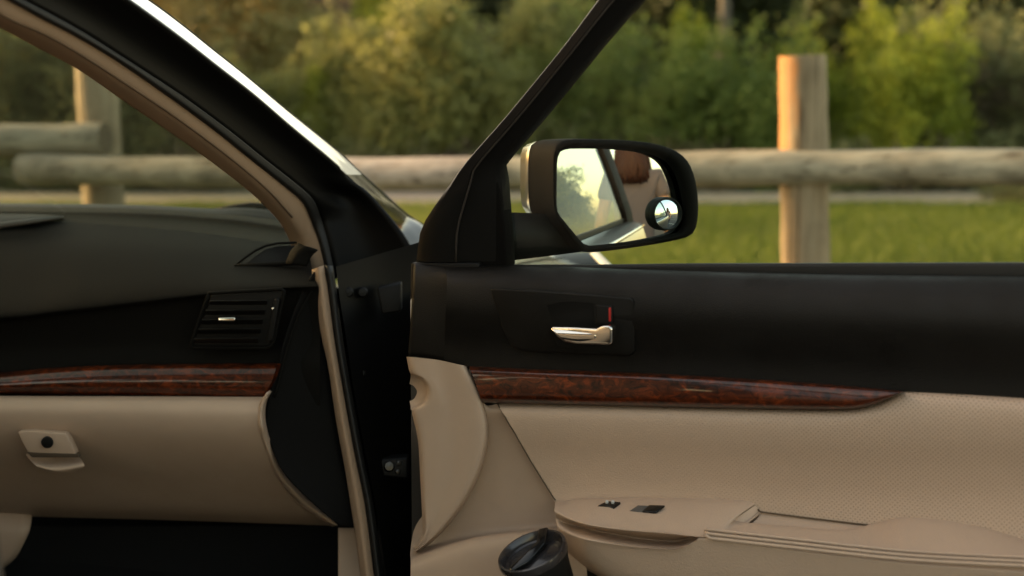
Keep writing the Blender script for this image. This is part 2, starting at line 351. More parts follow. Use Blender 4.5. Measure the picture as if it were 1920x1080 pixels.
# grass blades over the visible lawn
def grass():
    N = 110000
    y = RNG.uniform(8.6, 14.75, N); x = RNG.uniform(-0.42, 0.42, N) * y * 1.02
    edge = 14.42 + 0.12 * np.sin(x * 2.1) + 0.08 * np.sin(x * 5.3)
    keep = y < edge; x = x[keep]; y = y[keep]; N = len(x)
    a = RNG.uniform(0, 2 * math.pi, N); h = RNG.uniform(0.03, 0.075, N); wd = RNG.uniform(0.004, 0.008, N)
    lx = RNG.normal(0, 0.02, N); ly = RNG.normal(0, 0.02, N)
    V = np.zeros((N, 3, 3)); V[:, 0] = np.stack([x - np.cos(a) * wd, y - np.sin(a) * wd, np.full(N, 0.008)], 1)
    V[:, 1] = np.stack([x + np.cos(a) * wd, y + np.sin(a) * wd, np.full(N, 0.008)], 1)
    V[:, 2] = np.stack([x + lx, y + ly, 0.008 + h], 1)
    patch = 0.5 + 0.25 * np.sin(x * 1.3 + 0.7 * y) + 0.25 * np.sin(y * 2.1 - 0.6 * x) 
    tone = np.clip(patch * 0.6 + RNG.uniform(0, 0.4, N), 0, 1)
    return V.reshape(-1, 3), np.arange(3 * N).reshape(N, 3), np.repeat(tone, 3)
def np_mesh(name, V, Fc, tone, m):
    me = bpy.data.meshes.new(name); k = Fc.shape[1]
    me.vertices.add(len(V)); me.vertices.foreach_set('co', V.astype(np.float32).ravel())
    me.loops.add(Fc.size); me.loops.foreach_set('vertex_index', Fc.astype(np.int32).ravel())
    me.polygons.add(len(Fc)); me.polygons.foreach_set('loop_start', np.arange(0, Fc.size, k, dtype=np.int32)); me.polygons.foreach_set('loop_total', np.full(len(Fc), k, dtype=np.int32))
    at = me.attributes.new('tone', 'FLOAT', 'POINT'); at.data.foreach_set('value', tone.astype(np.float32))
    me.update(); me.validate(); me.materials.append(m); return me
V, Fc, tn = grass()
go = bpy.data.objects.new('grass', np_mesh('grass', V, Fc, tn, leaf_mat('grass_blade', (0.080, 0.125, 0.016), (0.175, 0.225, 0.034), 0.35))); col.objects.link(go)
tag(go, 'short yellow-green lawn grass between the log fence and the path', 'grass', kind='stuff')

# ------------------------------------------------------------------ log fence
END_M = mat('log_end_shade', (0.15, 0.115, 0.08), 0.9, bump=0.5, bscale=60, var=0.3, vscale=30)  # shade on the rails' end faces, put in as a darker colour
fence = empty('log_fence', (1.08, 5.35, 0.0)); tag(fence, 'weathered round log fence with two thick posts beside the lawn', 'fence')
def log(name, p0, p1, r0, r1, m, seed, parent, n=40, ns=24, bow=0.012):
    rr = random.Random(seed); p0 = Vector(p0); p1 = Vector(p1); pts = []; rads = []
    t_ = (p1 - p0).normalized(); sx = t_.orthogonal().normalized(); sy = t_.cross(sx)
    for i in range(n):
        t = i / (n - 1)
        pts.append(p0.lerp(p1, t) + sx * bow * math.sin(t * 7 + seed) + sy * bow * math.sin(t * 4.3 + 2 * seed))
        k_ = 1.0 if name == 'rail' else 0.35
        rads.append((r0 + (r1 - r0) * t) * (1 + k_ * ( 0.035 * math.sin(t * 19 + seed) + 0.03 * math.sin(t * 47 + 3 * seed) + rr.uniform(-0.015, 0.015))) * (0.965 if i in (0, n - 1) else 1))
    V, Fc = tube_data(pts, rads, ns)
    o = mesh_obj(name, V, Fc, [m, END_M], parent)
    for p in o.data.polygons:
        if len(p.vertices) > 4: p.material_index = 1 if name == 'rail' else 0
    try: o.data.set_sharp_from_angle(angle=R(50))
    except Exception: pass
    return o
wood_grey = log_mat('weathered_rail', (0.31, 0.275, 0.22), (0.60, 0.53, 0.43), 'X', 1.3)
wood_grey2 = log_mat('weathered_rail_b', (0.29, 0.26, 0.205), (0.56, 0.50, 0.40), 'X', 4.1)
wood_post = log_mat('weathered_post', (0.30, 0.235, 0.165), (0.46, 0.37, 0.27), 'Z', 2.2)
def gp(px, py, y):   # point of the picture at world distance y
    r = ray(px, py); return CAM + r * (y / r.y)
def side_tint(m, x0, z0):  # mixes orange into the left side of the post, above rail height
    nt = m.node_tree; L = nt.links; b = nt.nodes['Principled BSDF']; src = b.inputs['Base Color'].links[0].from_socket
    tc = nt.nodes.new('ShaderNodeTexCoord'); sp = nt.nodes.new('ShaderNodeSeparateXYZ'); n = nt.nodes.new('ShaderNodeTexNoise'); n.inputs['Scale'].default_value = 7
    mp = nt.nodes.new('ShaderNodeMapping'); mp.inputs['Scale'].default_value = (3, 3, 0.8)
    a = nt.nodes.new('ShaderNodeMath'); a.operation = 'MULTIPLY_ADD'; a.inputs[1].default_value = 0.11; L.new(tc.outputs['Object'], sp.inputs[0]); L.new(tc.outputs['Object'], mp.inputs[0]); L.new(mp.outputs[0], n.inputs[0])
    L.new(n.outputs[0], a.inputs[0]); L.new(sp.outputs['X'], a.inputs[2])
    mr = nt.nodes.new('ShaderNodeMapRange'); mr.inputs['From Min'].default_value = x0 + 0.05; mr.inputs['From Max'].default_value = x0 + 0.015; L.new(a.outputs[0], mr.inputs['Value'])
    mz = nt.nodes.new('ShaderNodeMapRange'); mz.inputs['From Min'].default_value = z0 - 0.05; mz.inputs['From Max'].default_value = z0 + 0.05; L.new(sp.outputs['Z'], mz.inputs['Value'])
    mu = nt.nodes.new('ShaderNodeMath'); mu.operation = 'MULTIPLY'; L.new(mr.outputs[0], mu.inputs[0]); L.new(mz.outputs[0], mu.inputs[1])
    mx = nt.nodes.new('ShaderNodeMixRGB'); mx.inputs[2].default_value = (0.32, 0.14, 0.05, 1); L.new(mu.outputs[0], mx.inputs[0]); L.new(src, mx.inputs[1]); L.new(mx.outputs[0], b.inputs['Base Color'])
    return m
wood_tinted = side_tint(log_mat('tinted_post', (0.29, 0.215, 0.145), (0.44, 0.335, 0.235), 'Z', 2.9), 1.05, 0.86)
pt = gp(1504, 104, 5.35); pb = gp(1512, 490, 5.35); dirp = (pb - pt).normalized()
log('post', pt, pt + dirp * ((pt.z + 0.05) / -dirp.z), 0.089, 0.092, wood_tinted, 3, fence, bow=0.003)
pt = gp(178, 122, 6.5); pb = gp(196, 385, 6.5); dirp = (pb - pt).normalized()
log('post', pt, pt + dirp * ((pt.z + 0.05) / -dirp.z), 0.092, 0.096, wood_post, 5, fence, bow=0.003)
log('rail', gp(36, 318, 6.28), gp(2140, 322, 4.94), 0.065, 0.066, wood_grey, 2, fence, 60)
log('rail', gp(-900, 270, 6.9), gp(196, 260, 6.27), 0.075, 0.073, wood_grey2, 6, fence, 40)
pt = gp(-820, 150, 7.3); log('post', pt, Vector((pt.x, pt.y, -0.05)), 0.09, 0.094, wood_post, 8, fence, bow=0.003)
pt = gp(2110, 110, 5.12); log('post', pt, Vector((pt.x, pt.y, -0.05)), 0.09, 0.094, wood_post, 9, fence, bow=0.003)

# ------------------------------------------------------------------ shrubs and trees
def leaves(centers, per, spread, size, seed, droop=0.0, tone_fn=None):
    g = np.random.default_rng(seed); C = np.repeat(centers, per, 0); N = len(C)
    p = C + g.normal(0, 1, (N, 3)) * spread
    ctone = np.repeat(g.uniform(0, 1, len(centers)), per)
    d = g.normal(0, 1, (N, 3)); d[:, 2] -= droop; d /= np.linalg.norm(d, axis=1, keepdims=True)
    e = np.cross(d, g.normal(0, 1, (N, 3))); e /= np.linalg.norm(e, axis=1, keepdims=True) + 1e-9
    s = size * g.uniform(0.6, 1.3, (N, 1)); wd = s * g.uniform(0.28, 0.45, (N, 1))
    V = np.stack([p, p + d * s * 0.5 + e * wd, p + d * s, p + d * s * 0.5 - e * wd], 1)
    tone = np.clip(ctone * 0.65 + g.uniform(0, 0.35, N), 0, 1)
    V = V.reshape(-1, 3); keep = np.ones(len(V), bool)
    V[:, 2] = np.maximum(V[:, 2], 0.02)
    return V, np.arange(4 * N).reshape(N, 4), np.repeat(tone, 4)
def shrub_mesh(seed, rx, ry, h, clusters, per, size, m, kind='dome'):
    g = np.random.default_rng(seed); c = []
    while len(c) < clusters:
        if kind == 'dome':
            q = g.normal(0, 1, 3); q /= np.linalg.norm(q); r_ = g.uniform(0.35, 1.0) ** 0.6
            lump = 1 + 0.22 * math.sin(3 * math.atan2(q[1], q[0]) + seed) + 0.15 * math.sin(7 * q[2] + seed)
            z = abs(q[2]) * r_ * h * 0.97 * lump
            c.append((q[0] * rx * r_ * lump, q[1] * ry * r_ * lump, max(0.1, z)))
        elif kind == 'willow':
            a = g.uniform(0, 2 * math.pi); t = g.uniform(0.05, 1); rr = rx * (0.25 + 0.75 * math.sin(min(t * 1.9, 1.57))) * (1.08 - 0.75 * t ** 2.2) * g.uniform(0.5, 1.05)
            c.append((rr * math.cos(a), ry / rx * rr * math.sin(a), t * h * (1 + 0.12 * math.sin(3 * a + seed))))
        else:
            a = g.uniform(0, 2 * math.pi); t = g.uniform(0.04, 1) ; rr = rx * (1.02 - t) * g.uniform(0.35, 1) + 0.05
            c.append((rr * math.cos(a), rr * math.sin(a), 0.25 + t * (h - 0.3)))
    c = np.array(c)
    sp = np.array([0.13, 0.13, 0.16]) * (rx / 1.3) ** 0.5
    if kind == 'cone': sp = np.array([0.22, 0.22, 0.10])
    V, Fc, tn = leaves(c, per, sp, size, seed + 1, 0.3 if kind == 'willow' else 0.0)
    return np_mesh('crown', V, Fc, tn, m), c
def stems_mesh(c, seed, h, m, n=9, r0=0.03):
    g = random.Random(seed); V = []; Fc = []
    idx = [g.randrange(len(c)) for _ in range(n)]
    for k in idx:
        t = c[k]; b = Vector((g.uniform(-0.12, 0.12), g.uniform(-0.12, 0.12), -0.02))
        mid = Vector((t[0] * 0.35, t[1] * 0.35, t[2] * 0.55)) + Vector((g.uniform(-.08, .08), g.uniform(-.08, .08), 0))
        v, f = tube_data([b, b.lerp(mid, 0.5), mid, Vector(t)], [r0, r0 * 0.8, r0 * 0.55, r0 * 0.2], 5)
        Fc += [tuple(i + len(V) for i in q) for q in f]; V += v
    me = bpy.data.meshes.new('stem'); me.from_pydata([tuple(v) for v in V], [], Fc); me.shade_smooth(); me.materials.append(m); return me
def trunk_mesh(h, r0, seed, m, limbs=8, spread=1.0):
    g = random.Random(seed); pts = [Vector((0.06 * math.sin(i * 0.9 + seed), 0.05 * math.cos(i * 1.3 + seed), -0.05 + h * i / 8)) for i in range(9)]
    V, Fc = tube_data(pts, [r0 * (1.25 if i == 0 else 1 - 0.85 * i / 8) for i in range(9)], 9)
    for k in range(limbs):
        i = g.randrange(2, 8); a = g.uniform(0, 6.28); L_ = spread * g.uniform(0.5, 1) * (1.1 - i / 9)
        b = pts[i]; e = b + Vector((math.cos(a) * L_, math.sin(a) * L_, L_ * 0.5)); rr = r0 * (1 - 0.85 * i / 8) * 0.5
        v, f = tube_data([b, b.lerp(e, 0.5) + Vector((0, 0, 0.06)), e], [rr, rr * 0.7, rr * 0.2], 6)
        Fc += [tuple(j + len(V) for j in q) for q in f]; V += v
    me = bpy.data.meshes.new('trunk'); me.from_pydata([tuple(v) for v in V], [], Fc); me.shade_smooth(); me.materials.append(m); return me
LM = dict(
    willow=leaf_mat('willow_leaf', (0.239, 0.258, 0.080), (0.421, 0.437, 0.144), 0.5),
    lime=leaf_mat('lime_leaf', (0.239, 0.296, 0.036), (0.478, 0.530, 0.072), 0.5),
    green=leaf_mat('green_leaf', (0.140, 0.196, 0.049), (0.308, 0.374, 0.100), 0.5),
    olive=leaf_mat('olive_leaf', (0.182, 0.196, 0.090), (0.337, 0.343, 0.162), 0.45),
    dry=leaf_mat('dry_leaf', (0.365, 0.258, 0.090), (0.540, 0.515, 0.197), 0.4),
    brown=leaf_mat('brown_twig_leaf', (0.126, 0.103, 0.067), (0.281, 0.227, 0.154)),
    dark=leaf_mat('dark_needle', (0.042, 0.054, 0.022), (0.120, 0.138, 0.054), 0.3))
KIND = {}
def kind(key, seed, rx, ry, h, clusters, per, size, mm, shape, bark='bark', tall=False):
    cm, c = shrub_mesh(seed, rx, ry, h, clusters, per, size, LM[mm], shape)
    tm = trunk_mesh(h * (0.97 if shape == 'cone' else 0.75), 0.10 if tall else 0.05, seed, M[bark], 10, rx * 0.7) if tall else stems_mesh(c, seed, h, M[bark], 12)
    KIND[key] = (cm, tm, 'trunk' if tall else 'stem')
kind('willow_a', 11, 1.15, 1.0, 2.15, 150, 95, 0.085, 'willow', 'willow')
kind('willow_b', 12, 0.9, 0.8, 1.7, 120, 90, 0.08, 'willow', 'willow')
kind('lime', 13, 0.75, 0.7, 2.2, 110, 90, 0.085, 'lime', 'willow')
kind('green_a', 14, 1.25, 1.0, 1.9, 150, 95, 0.085, 'green', 'dome')
kind('green_b', 15, 1.0, 0.9, 1.6, 120, 90, 0.085, 'lime', 'dome')
kind('olive_a', 16, 1.1, 0.9, 1.9, 130, 85, 0.08, 'olive', 'dome')
kind('low', 17, 1.0, 0.6, 0.6, 90, 80, 0.07, 'olive', 'dome')
kind('lowbrown', 18, 1.0, 0.6, 0.5, 90, 70, 0.07, 'brown', 'dome')
kind('dry', 19, 1.3, 1.1, 3.2, 170, 80, 0.10, 'dry', 'willow', tall=True)
kind('brown', 20, 1.2, 1.0, 3.2, 150, 60, 0.09, 'brown', 'dome', tall=True)
kind('conifer', 21, 1.6, 1.6, 7.0, 260, 90, 0.16, 'dark', 'cone', tall=True)
kind('bigtree', 22, 2.6, 2.4, 6.5, 300, 90, 0.16, 'green', 'dome', tall=True)
NAME = dict(willow_a='willow_bush', willow_b='willow_bush', lime='leafy_sapling', green_a='green_bush', green_b='green_bush', olive_a='olive_bush', low='low_shrub', lowbrown='dead_brush', dry='dry_tree', brown='bare_tree', conifer='conifer_tree', bigtree='broadleaf_tree')
def plant(key, px, y, s, label, cat, group=None, rot=None, x=None, sz=None):
    X = (px - CX) / F * y if x is None else x
    e = empty(NAME[key], (X, y, 0.0)); cm, tm, tn_ = KIND[key]
    for nm, me in (('crown', cm), (tn_, tm)):
        o = bpy.data.objects.new(nm, me); col.objects.link(o); o.parent = e
    e.rotation_euler = (0, 0, random.uniform(0, 6.28) if rot is None else rot); e.scale = (s, s, sz or s)
    tag(e, label, cat, group); return e
G1 = 'olive willow bushes growing behind the path'
for px, y, s, sz, lb in ((655, 17.6, 0.85, 0.80, 'feathery olive willow bush beside the dark bare tree'), (800, 17.2, 1.0, 0.92, 'tallest feathery willow bush, in front of the bright yellow-green sapling'),
                     (540, 17.4, 0.8, 0.56, 'low feathery willow bush in front of the orange dry tree'), (905, 17.4, 0.8, 0.56, 'low feathery willow bush in front of the grey bare shrub'), (1010, 18.6, 0.9, 0.95, 'feathery olive willow bush behind the slanted door frame')):
    plant('willow_a', px, y, s, lb, 'bush', G1, sz=sz)
plant('lime', 745, 18.8, 1.0, 'bright yellow-green sapling rising above the olive willow bushes', 'sapling', sz=1.2)
plant('lime', 592, 17.2, 0.42, 'small bright lime sapling beside the dark bare tree', 'sapling', sz=0.56)
for px, y, s, lb in ((385, 20, 0.9, 'orange-tan dry tree right behind the bright pillar edge'), (475, 20.6, 1.0, 'broad orange-tan dry tree beside the dark bare trees'), (300, 19, 0.9, 'orange-tan dry tree half hidden behind the dark windshield pillar')):
    plant('dry', px, y, s, lb, 'tree', 'dry orange trees')
for px, y, s, lb in ((575, 21.5, 0.95, 'dark brown bare tree next to the orange dry tree'), (640, 23, 1.1, 'dark brown bare tree behind the small lime sapling')):
    plant('brown', px, y, s, lb, 'tree', 'dark bare trees')
plant('brown', 868, 18.6, 0.58, 'grey-brown bare shrub poking out above the willow bushes', 'shrub')
G2 = 'green bushes behind the side mirror'
for px, y, s, sz, lb in ((1095, 18.2, 0.9, 0.98, 'tall mid-green bush just right of the slanted door frame'), (1195, 17.2, 0.8, 0.80, 'rounded mid-green bush above the side mirror'), (1320, 17.2, 0.95, 0.80, 'wide mid-green bush in front of the pale bare trunk'), (1420, 17.8, 0.85, 0.88, 'mid-green bush beside the tall fence post')):
    plant('green_a', px, y, s, lb, 'bush', G2, sz=sz)
plant('lime', 1280, 18.2, 0.55, 'slim yellow-green sapling in front of the dark conifer', 'sapling', sz=0.84)
plant('green_b', 1495, 18.2, 0.85, 'light green bush directly behind the tall fence post', 'bush', sz=0.98)
for px, y, s, sz, lb in ((1700, 17.0, 0.82, 1.1, 'bright green bush right of the dark gap beside the fence post'), (1655, 18.4, 0.6, 1.25, 'narrow bright green bush at the dark gap beside the fence post')):
    plant('green_b', px, y, s, lb, 'bush', 'bright green bushes', sz=sz)
for px, y, s, lb in ((1790, 18.0, 1.05, 'dull olive bush next to the bright green bush'), (1900, 18.6, 1.1, 'dull olive bush at the far end of the bush row'), (1990, 17.2, 1.0, 'dull olive bush at the far end of the bush row')):
    plant('olive_a', px, y, s, lb, 'bush', 'dull olive bushes')
plant('brown', 1870, 17.4, 0.45, 'brownish bare shrub in front of the dull olive bushes', 'shrub')
for px, y, s in ((30, 17.4, 1.05), (-90, 18.2, 1.1), (130, 18.0, 1.1), (230, 17.4, 1.0), (330, 17.0, 0.75)):
    plant('olive_a', px, y, s, 'grey-olive bush seen through the windshield', 'bush', 'bushes seen through the windshield')
for px, y, s, lb in ((420, 16.9, 0.72, 'short yellowish willow bush below the orange dry trees'), (720, 16.8, 0.6, 'short yellowish willow bush below the yellow-green sapling'), (960, 17.0, 0.7, 'short yellowish willow bush behind the slanted door frame')):
    plant('willow_b', px, y, s, lb, 'bush', 'short willow bushes')
for i, px in enumerate(range(-60, 2100, 150)):
    plant('low' if i % 3 else 'lowbrown', px + random.uniform(-25, 25), 16.75 + random.uniform(-0.15, 0.25), random.uniform(0.75, 1.05), 'knee-high scrub along the back edge of the path' if i % 3 else 'low brown brush along the back edge of the path', 'shrub', 'low scrub along the path' if i % 3 else 'low brown brush along the path')
plant('low', 1915, 14.75, 0.36, 'small green tuft spilling over the path edge', 'shrub')
plant('conifer', 1270, 23.5, 1.0, 'dark conifer behind the yellow-green sapling and pale trunk', 'tree', sz=0.5)
for px, y, s in ((1590, 21, 0.9), (1150, 25, 1.1), (560, 26, 1.0), (900, 26, 1.0), (1400, 25, 1.0), (1720, 25, 1.1), (1880, 24, 1.0), (100, 24, 1.0), (330, 25, 1.1), (-80, 25, 1.1), (740, 25.5, 1.0), (2040, 24, 1.0)):
    plant('conifer', px, y, s, sz=0.5 * s, label='dark conifer in the wood behind the bushes', cat='tree', group='dark conifers behind the bushes')
for px, y, s in ((450, 29, 1.0), (680, 30, 1.1), (1020, 29, 1.0), (1260, 30, 1.0), (1510, 29, 1.1), (1800, 30, 1.1), (200, 30, 1.0), (-50, 31, 1.1), (2050, 30, 1.1)):
    plant('bigtree', px, y, s, 'large green tree at the back of the wood', 'tree', 'large trees at the back of the wood', sz=0.55 * s)
pt_ = empty('dead_tree', ((1345 - CX) / F * 21.0, 21.0, 0)); tag(pt_, 'pale grey bare trunk standing before the dark conifer', 'tree')
o = bpy.data.objects.new('trunk', trunk_mesh(5.5, 0.13, 5, M['pale_bark'], 4, 0.5)); col.objects.link(o); o.parent = pt_
# trees beside and behind the lot (unseen ones added to keep sun off the car, the rest stand in the mirrors)
for (x, y, s) in ((-12.5, 4.9, 0.95), (-13, 2.0, 1.05), (-16.0, 6.3, 0.95), (-12.5, -0.8, 1.1)):
    plant('bigtree', 0, y, s, 'unseen leafy tree added to keep the low sun off the car', 'tree', 'unseen trees added to shade the car', x=x)
for (x, y, s, k) in ((58, -44, 0.8, 'conifer'), (66, -38, 1.0, 'conifer'), (52, -52, 0.7, 'conifer'), (72, -46, 0.75, 'conifer')):
    plant(k, 0, y, s, 'pointed conifer behind the photographer, seen only in the small round mirror', 'tree', 'conifers across the car park', x=x)
plant('bigtree', 0, -8.6, 0.78, 'round dark bush across the car park, seen in the door mirror', 'bush', x=8.9, sz=0.42)
for (x, y, s) in ((56, -36, 0.45), (64, -30, 0.45), (20, -31, 0.4), (12, -34, 0.45), (38, -30, 0.5), (0, -36, 0.5), (63, -21, 0.5)):
    plant('bigtree', 0, y, s, 'distant green tree across the car park behind the person', 'tree', 'distant trees across the car park', x=x)

# ------------------------------------------------------------------ the car
car = empty('car', LC(0.0, -0.9, 0.0)); tag(car, 'dark car with beige interior and its front passenger door swung open', 'car')
dirs = Vector((530 - 0, 420 - 53)).normalized()
def pil(px, py, off=0.0, dmax=2.62):
    s = (px - 0) * dirs.x + (py - 53) * dirs.y
    d = 1 / (1 / 1.72 + (1 / 2.42 - 1 / 1.72) * s / 645.0)
    return P(px, py, min(d, dmax) + off)
def PJ(off_base=0.0, dmax=2.62): return lambda px, py, off: pil(px, py, off, dmax)
C0 = [(-170, -30), (-80, 8), (0, 52), (75, 92), (150, 133), (240, 195), (350, 270), (450, 345), (500, 390), (530, 425), (548, 465), (557, 495), (572, 512), (584, 518)]
C0m = [(-170, -75), (-80, -32), (0, 30), (79, 66), (150, 106), (241, 165), (330, 225), (430, 300), (500, 360), (545, 410), (568, 455), (580, 490), (590, 512), (596, 522)]
C1 = [(-170, -92), (-80, -52), (14, 0), (79, 36), (135, 65), (193, 99), (241, 130), (300, 171), (341, 200), (408, 250), (470, 300), (533, 350), (567, 380), (583, 414), (597, 453), (607, 494), (612, 522)]
C1b = [(x + 6, y - 3) for x, y in C1]
C2 = [(-150, -105), (-60, -62), (36, -6), (100, 28), (160, 62), (220, 100), (270, 132), (325, 168), (365, 196), (432, 246), (494, 296), (556, 345), (588, 375), (603, 412), (615, 453), (624, 494), (630, 522)]
C3 = [(50, -130), (135, -68), (238, 0), (341, 75), (413, 131), (480, 183), (549, 242), (616, 297), (650, 327), (684, 360), (714, 392), (742, 424), (764, 455), (775, 480), (782, 505)]
C4 = [(95, -125), (175, -65), (277, 0), (341, 47), (397, 92), (460, 142), (535, 205), (591, 250), (644, 294), (680, 328), (714, 359), (743, 385), (769, 407), (791, 420), (812, 440), (830, 470)]
pl_ = loft('pillar_trim', [(C0, 0.045), (C0m, 0.005), (C1, 0.0)], M['beige_cloth'], car, 70, 5, PJ(dmax=2.5), thick=0.004)
loft('pillar_seal', [(C1, 0.0), (C1b, -0.010), (C2, -0.004)], M['rubber'], car, 70, 4, PJ(dmax=2.5), thick=0.004)
Cm = [(0.5 * (a[0] + b[0]), 0.5 * (a[1] + b[1])) for a, b in zip(resample(C2, 14), resample(C3, 14))]
loft('pillar_jamb', [(C2, -0.004), (Cm, 0.012), (C3, -0.015)], M['jamb'], car, 70, 4, PJ(dmax=2.5), thick=0.006)
def skin_strip(name, a, b, m):
    mid = [(0.45 * p[0] + 0.55 * q[0], 0.45 * p[1] + 0.55 * q[1]) for p, q in zip(resample(a, 16), resample(b, 16))]
    loft(name, [(a, -0.015), (mid, 0.045), (b, 0.115), ([(x - 14, y + 8) for x, y in b], 0.17)], m, car, 50, 6, PJ(dmax=2.75))
skin_strip('pillar_panel', C3[:9], C4[:10], M['sky_sheen'])
skin_strip('pillar_foot', C3[8:], C4[9:], M['piano'])  # lower end coloured black where the reflected sky fades out
tube('pillar_gutter', [pil(x + 0.5, y - 0.5, 0.118, 2.75) for x, y in resample(C4, 60)], 0.0016, M['rubber'], car, 6)
tube('trim_crease', [pil(x + 3, y - 3, 0.004, 2.5) for x, y in resample(C0m[:10], 60)], 0.0022, mat('trim_crease', (0.16, 0.10, 0.06), 0.9), car, 6)
# lower hinge pillar
JL = [(630, 500), (637, 560), (650, 640), (665, 740), (685, 850), (705, 950), (724, 1080), (745, 1220)]
JR = [(800, 450), (798, 560), (798, 700), (800, 850), (800, 1000), (800, 1080), (800, 1220)]
Jm = [(0.5 * (a[0] + b[0]), 0.5 * (a[1] + b[1])) for a, b in zip(resample(JL, 9), resample(JR, 9))]
hp = loft('hinge_pillar', [(JL, 2.30), (Jm, 2.37), (JR, 2.42)], M['jamb'], car, 40, 6, P)
TL = [(584, 505), (590, 560), (600, 620), (615, 690), (630, 790), (648, 890), (663, 985), (676, 1080), (694, 1220)]
TR = [(608, 498), (617, 555), (628, 640), (645, 740), (665, 850), (685, 950), (702, 1080), (722, 1220)]
Tm = [(0.5 * (a[0] + b[0]), 0.5 * (a[1] + b[1])) for a, b in zip(resample(TL, 9), resample(TR, 9))]
loft('door_seal', [(TL, 2.315), (Tm, 2.292), (TR, 2.305)], M['beige_cloth'], car, 50, 4, P, thick=0.006)
loft('seal_lip', [(TR, 2.305), ([(x + 8, y) for x, y in TR], 2.296), ([(x + 16, y) for x, y in TR], 2.31)], M['rubber'], car, 50, 3, P, thick=0.004)
loft('kick_trim', [([(634, 990), (665, 990), (680, 985)], 2.42), ([(634, 1080), (676, 1080), (704, 1080)], 2.41), ([(634, 1240), (690, 1240), (730, 1240)], 2.38)], M['beige_plastic'], car, 12, 4, P, thick=0.006)
# hinge hardware on the pillar
for (px, py, r_, d_) in ((653, 548, 0.009, 2.32), (680, 548, 0.009, 2.33), (677, 700, 0.008, 2.33), (730, 874, 0.010, 2.34), (748, 868, 0.005, 2.34), (746, 884, 0.005, 2.34)):
    c_ = P(px, py, d_); ax = (CAM - c_).normalized()
    lathe('hinge_bolt', [(0.0001, 0.009), (r_ * 0.7, 0.008), (r_, 0.004), (r_, -0.03)], c_, ax, M['dark_steel'] if py > 800 else M['black'], car, 16)
prism('hinge', [P(706, 540, 2.33), P(752, 530, 2.33), P(752, 585, 2.33), P(716, 590, 2.33)], Vector((0, 0.03, 0)), M['black'], car, 0.004)
prism('door_check', [P(700, 862, 2.335), P(765, 858, 2.335), P(765, 898, 2.335), P(700, 892, 2.335)], Vector((0, 0.03, 0)), M['black'], car, 0.004)

# dashboard
dash = loft('dashboard', [
    ([(-420, 381), (-100, 384), (0, 387), (250, 391), (400, 400), (470, 406), (560, 418)], 2.78),
    ([(-420, 389), (-100, 391), (0, 394), (250, 398), (400, 407), (470, 414), (570, 430)], 2.66),
    ([(-420, 402), (-100, 404), (0, 407), (200, 410), (350, 418), (470, 430), (575, 446)], 2.62),
    ([(-420, 462), (0, 468), (200, 462), (350, 464), (470, 472), (582, 488)], 2.45),
    ([(-420, 555), (0, 545), (150, 530), (300, 518), (450, 515), (588, 517)], 2.335),
    ([(-420, 612), (0, 592), (100, 582), (250, 565), (395, 549), (500, 540), (596, 536)], 2.285),
    ([(-420, 630), (0, 606), (100, 596), (250, 579), (395, 562), (500, 553), (598, 549)], 2.305),
    ([(-420, 665), (0, 655), (200, 648), (400, 640), (600, 630)], 2.325),
    ([(-420, 730), (0, 701), (200, 686), (300, 683), (520, 682), (600, 684)], 2.315),
    ([(-420, 770), (0, 752), (250, 754), (490, 758), (600, 760)], 2.33)], M['dash_soft'], car, 80, 6, A, by='x')
loft('cowl', [([(-420, 376), (0, 381), (250, 384), (400, 391), (455, 389), (520, 396), (580, 412)], 2.84),
              ([(-420, 383), (-100, 386), (0, 389), (250, 393), (400, 402), (470, 408), (580, 424)], 2.80)], M['rubber'], dash, 50, 3, A, thick=0.01)
tube('wiper_arm', [A(x, y, 2.98) for x, y in ((400, 397), (440, 389), (470, 385), (500, 387), (560, 396))], 0.007, M['black'], car, 6)
# raised centre slot with a bright edge, at the left
prism('centre_slot', [A(-200, 397, 2.60), A(60, 401, 2.60), A(117, 404, 2.60), A(60, 411, 2.555), A(-60, 423, 2.53), A(-200, 430, 2.52)], Vector((0, 0.05, -0.03)), M['black'], dash, 0.003)
tube('slot_rim', [A(-200, 434, 2.51), A(-60, 427, 2.515), A(0, 423, 2.52), A(60, 415, 2.535), A(120, 407, 2.565)], [0.0062, 0.0062, 0.006, 0.005, 0.002], M['grey_plastic'], dash, 10)
# corner demister vent
cv = prism('corner_vent', [A(461, 494, 2.385), A(476, 481, 2.395), A(497, 467, 2.41), A(520, 461, 2.42), A(552, 460, 2.43), A(545, 480, 2.41), A(540, 490, 2.395)], Vector((0, 0.05, -0.01)), M['black'], dash, 0.001)
tube('vent_rim', [A(x, y, d) for x, y, d in ((440, 499, 2.374), (460, 483, 2.387), (480, 469, 2.400), (498, 461, 2.41), (522, 456, 2.42), (556, 455, 2.425))], 0.0022, M['dash_soft'], dash, 8)
tube('vent_rim', [A(x, y, d) for x, y, d in ((440, 499, 2.374), (480, 497, 2.378), (540, 494, 2.382), (570, 493, 2.385))], 0.0035, M['dash_soft'], dash, 8)
loft('vent_shield', [([(535, 494), (545, 470), (560, 455)], 2.375), ([(548, 496), (558, 478), (575, 462)], 2.36), ([(575, 500), (585, 480), (596, 470)], 2.37)], M['dash_soft'], dash, 8, 4, A, thick=0.004)
